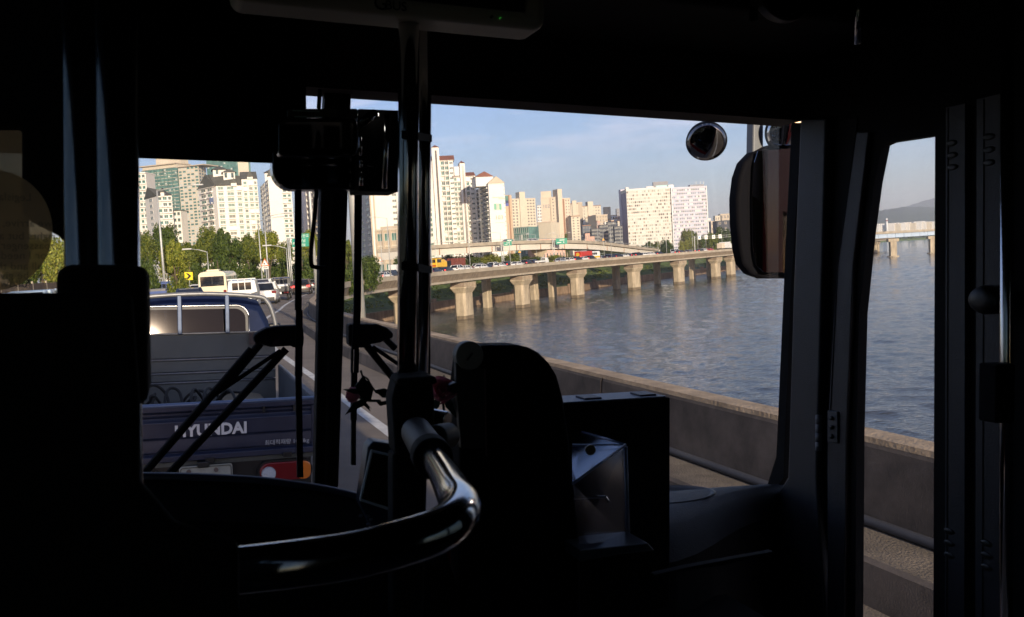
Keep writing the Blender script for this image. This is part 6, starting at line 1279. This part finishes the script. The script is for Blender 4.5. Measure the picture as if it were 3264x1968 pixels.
wiper(880, [z9(*q) for q in ((552, 500), (600, 497), (860, 497), (960, 540), (1015, 590), (1015, 640), (930, 665), (880, 690), (790, 705), (740, 740), (600, 742), (555, 705))],
      [(*z9(740, 720), *z9(1075, 1130), .011), (*z9(800, 730), *z9(1080, 920), .006), (*z9(930, 650), *z9(1035, 750), .010)],
      [(*z9(660, -1300), *z9(645, 350), 17), (*z9(645, 350), *z9(622, 760), 17), (*z9(592, 760), *z9(590, 1000), 5), (*z9(640, 760), *z9(634, 1000), 11), (*z9(615, 1000), *z9(608, 1490), 14), (*z9(608, 1440), *z9(606, 1950), 11)], 'right windscreen wiper just past the pillar, its blade upright', None)
tag(MB().tube(catmull([bp(x, y, v=2.30) for x, y in ((762, 455), (757, 520), (749, 600), (749, 634), (756, 643), (785, 645))], 5), .0055, 8).build('wire_bracket', blackr, F=BUS, smooth=True), 'thin black L shaped wire bracket left of the windscreen pillar', 'bracket')
tag(MB().tube([bp(770, 216, v=2.3), bp(767, 262, v=2.3)], .0055, 8).build('mirror_hanger', blackr, F=BUS), 'thin black rod above the inside mirror, against the sky', 'rod')
# outside mirrors
o = thing('round_outside_mirror', 'round convex mirror outside the windscreen, showing the road below', 'mirror', bp(1700, 392, v=2.9), BUS)
c = bp(1700, 341, v=2.9); nrm = Vector((-.41, -.78, -.47)).normalized(); a_ = nrm.cross(Vector((0, 0, 1))).normalized(); b_ = a_.cross(nrm)
def disc(r, off, n=32): return [c + nrm * off + (a_ * math.cos(t) + b_ * math.sin(t)) * r for t in [i * 2 * math.pi / n for i in range(n)]]
RM = .0775
MB().loft([disc(RM * .6, -.045), disc(RM * .95, -.02), disc(RM, 0), disc(RM * .96, .004)]).build('shell', black, o, smooth=True)
Rc = .16; MB().loft([disc(RM * .94 * k, .005 + (math.sqrt(Rc ** 2 - (RM * .94 * k) ** 2) - math.sqrt(Rc ** 2 - (RM * .94) ** 2))) for k in (1, .85, .65, .45, .25, .02)]).build('glass', mat('mirror_round', (.30, .30, .31), .03, 1.0), o, smooth=True)
MB().tube([c - nrm * .04, c + Vector((.02, .02, .1)), c + Vector((.03, .0, .35))], .012, 8).build('stalk', black, o)
o = thing('wing_mirror', "big dark wing mirror on the right with the bus's red flank in it", 'mirror', bp(1840, 670, v=2.95), BUS)
ol = [(1790, 372), (1818, 357), (1850, 350), (1925, 350), (1925, 671), (1815, 671), (1785, 660), (1765, 636), (1757, 600), (1751, 540), (1750, 480), (1756, 430), (1768, 395)]
slabv('housing', ol, 3.03, -.07, mat('mirror_shell', (.004, .004, .006), .75, spec=.08), .018, o, 4)
gl = [(1818, 365), (1925, 362), (1925, 656), (1830, 656), (1815, 640), (1808, 600), (1806, 480), (1809, 400)]
P_ = [bp(x, y, v=2.945) for x, y in gl]; cg = sum(P_, Vector()) / len(P_); Rg = Matrix.Rotation(rad(-23.5), 3, 'Z')
MB().prism([cg + Vector((0, -.03, 0)) + Rg @ (p - cg) for p in P_], (0, .004, 0)).build('glass', mat('mirror_tinted', (.24, .24, .26), .03, 1.0), o)
MB().prism([bp(x, y, v=2.98) for x, y in ((1814, 270), (1838, 270), (1838, 372), (1812, 372))], (0, .05, 0)).build('mount', mat('mount_grey', (.16, .17, .19), .5), o, bevel=.008)
c = bp(1893, 318, v=2.9); nrm = Vector((-.45, -.85, -.30)).normalized(); a_ = nrm.cross(Vector((0, 0, 1))).normalized(); b_ = a_.cross(nrm); RM = .085
MB().loft([disc(RM * .8, -.06), disc(RM, 0)]).build('upper_shell', black, o, smooth=True); Rc = .18
MB().loft([disc(RM * .9 * k, .005 + (math.sqrt(Rc ** 2 - (RM * .9 * k) ** 2) - math.sqrt(Rc ** 2 - (RM * .9) ** 2))) for k in (1, .85, .65, .45, .25, .02)]).build('upper_glass', mirror, o, smooth=True)

# ------------------------------------------------------------------ haze over the whole place
hm = bpy.data.materials.new('haze'); hm.use_nodes = True; t_ = hm.node_tree; t_.nodes.clear(); ho = t_.nodes.new('ShaderNodeOutputMaterial'); pv = t_.nodes.new('ShaderNodeVolumePrincipled')
pv.inputs['Color'].default_value = (.80, .87, 1.0, 1); pv.inputs['Density'].default_value = HAZE_D; t_.links.new(pv.outputs[0], ho.inputs['Volume'])
tag(MB().bb((-9000, -900, GZ - 3), (12000, 10500, 420)).build('haze', hm), kind='stuff')
# lettering becomes plain mesh
bpy.context.view_layer.update(); dg = bpy.context.evaluated_depsgraph_get()
for o in [o for o in C.objects if o.type == 'FONT']:
    me = bpy.data.meshes.new_from_object(o.evaluated_get(dg)); n = bpy.data.objects.new(o.name, me); nm = o.name; mw_ = o.matrix_local.copy(); pa = o.parent; bpy.data.objects.remove(o); n.name = nm
    C.objects.link(n); n.parent = pa; n.matrix_local = mw_
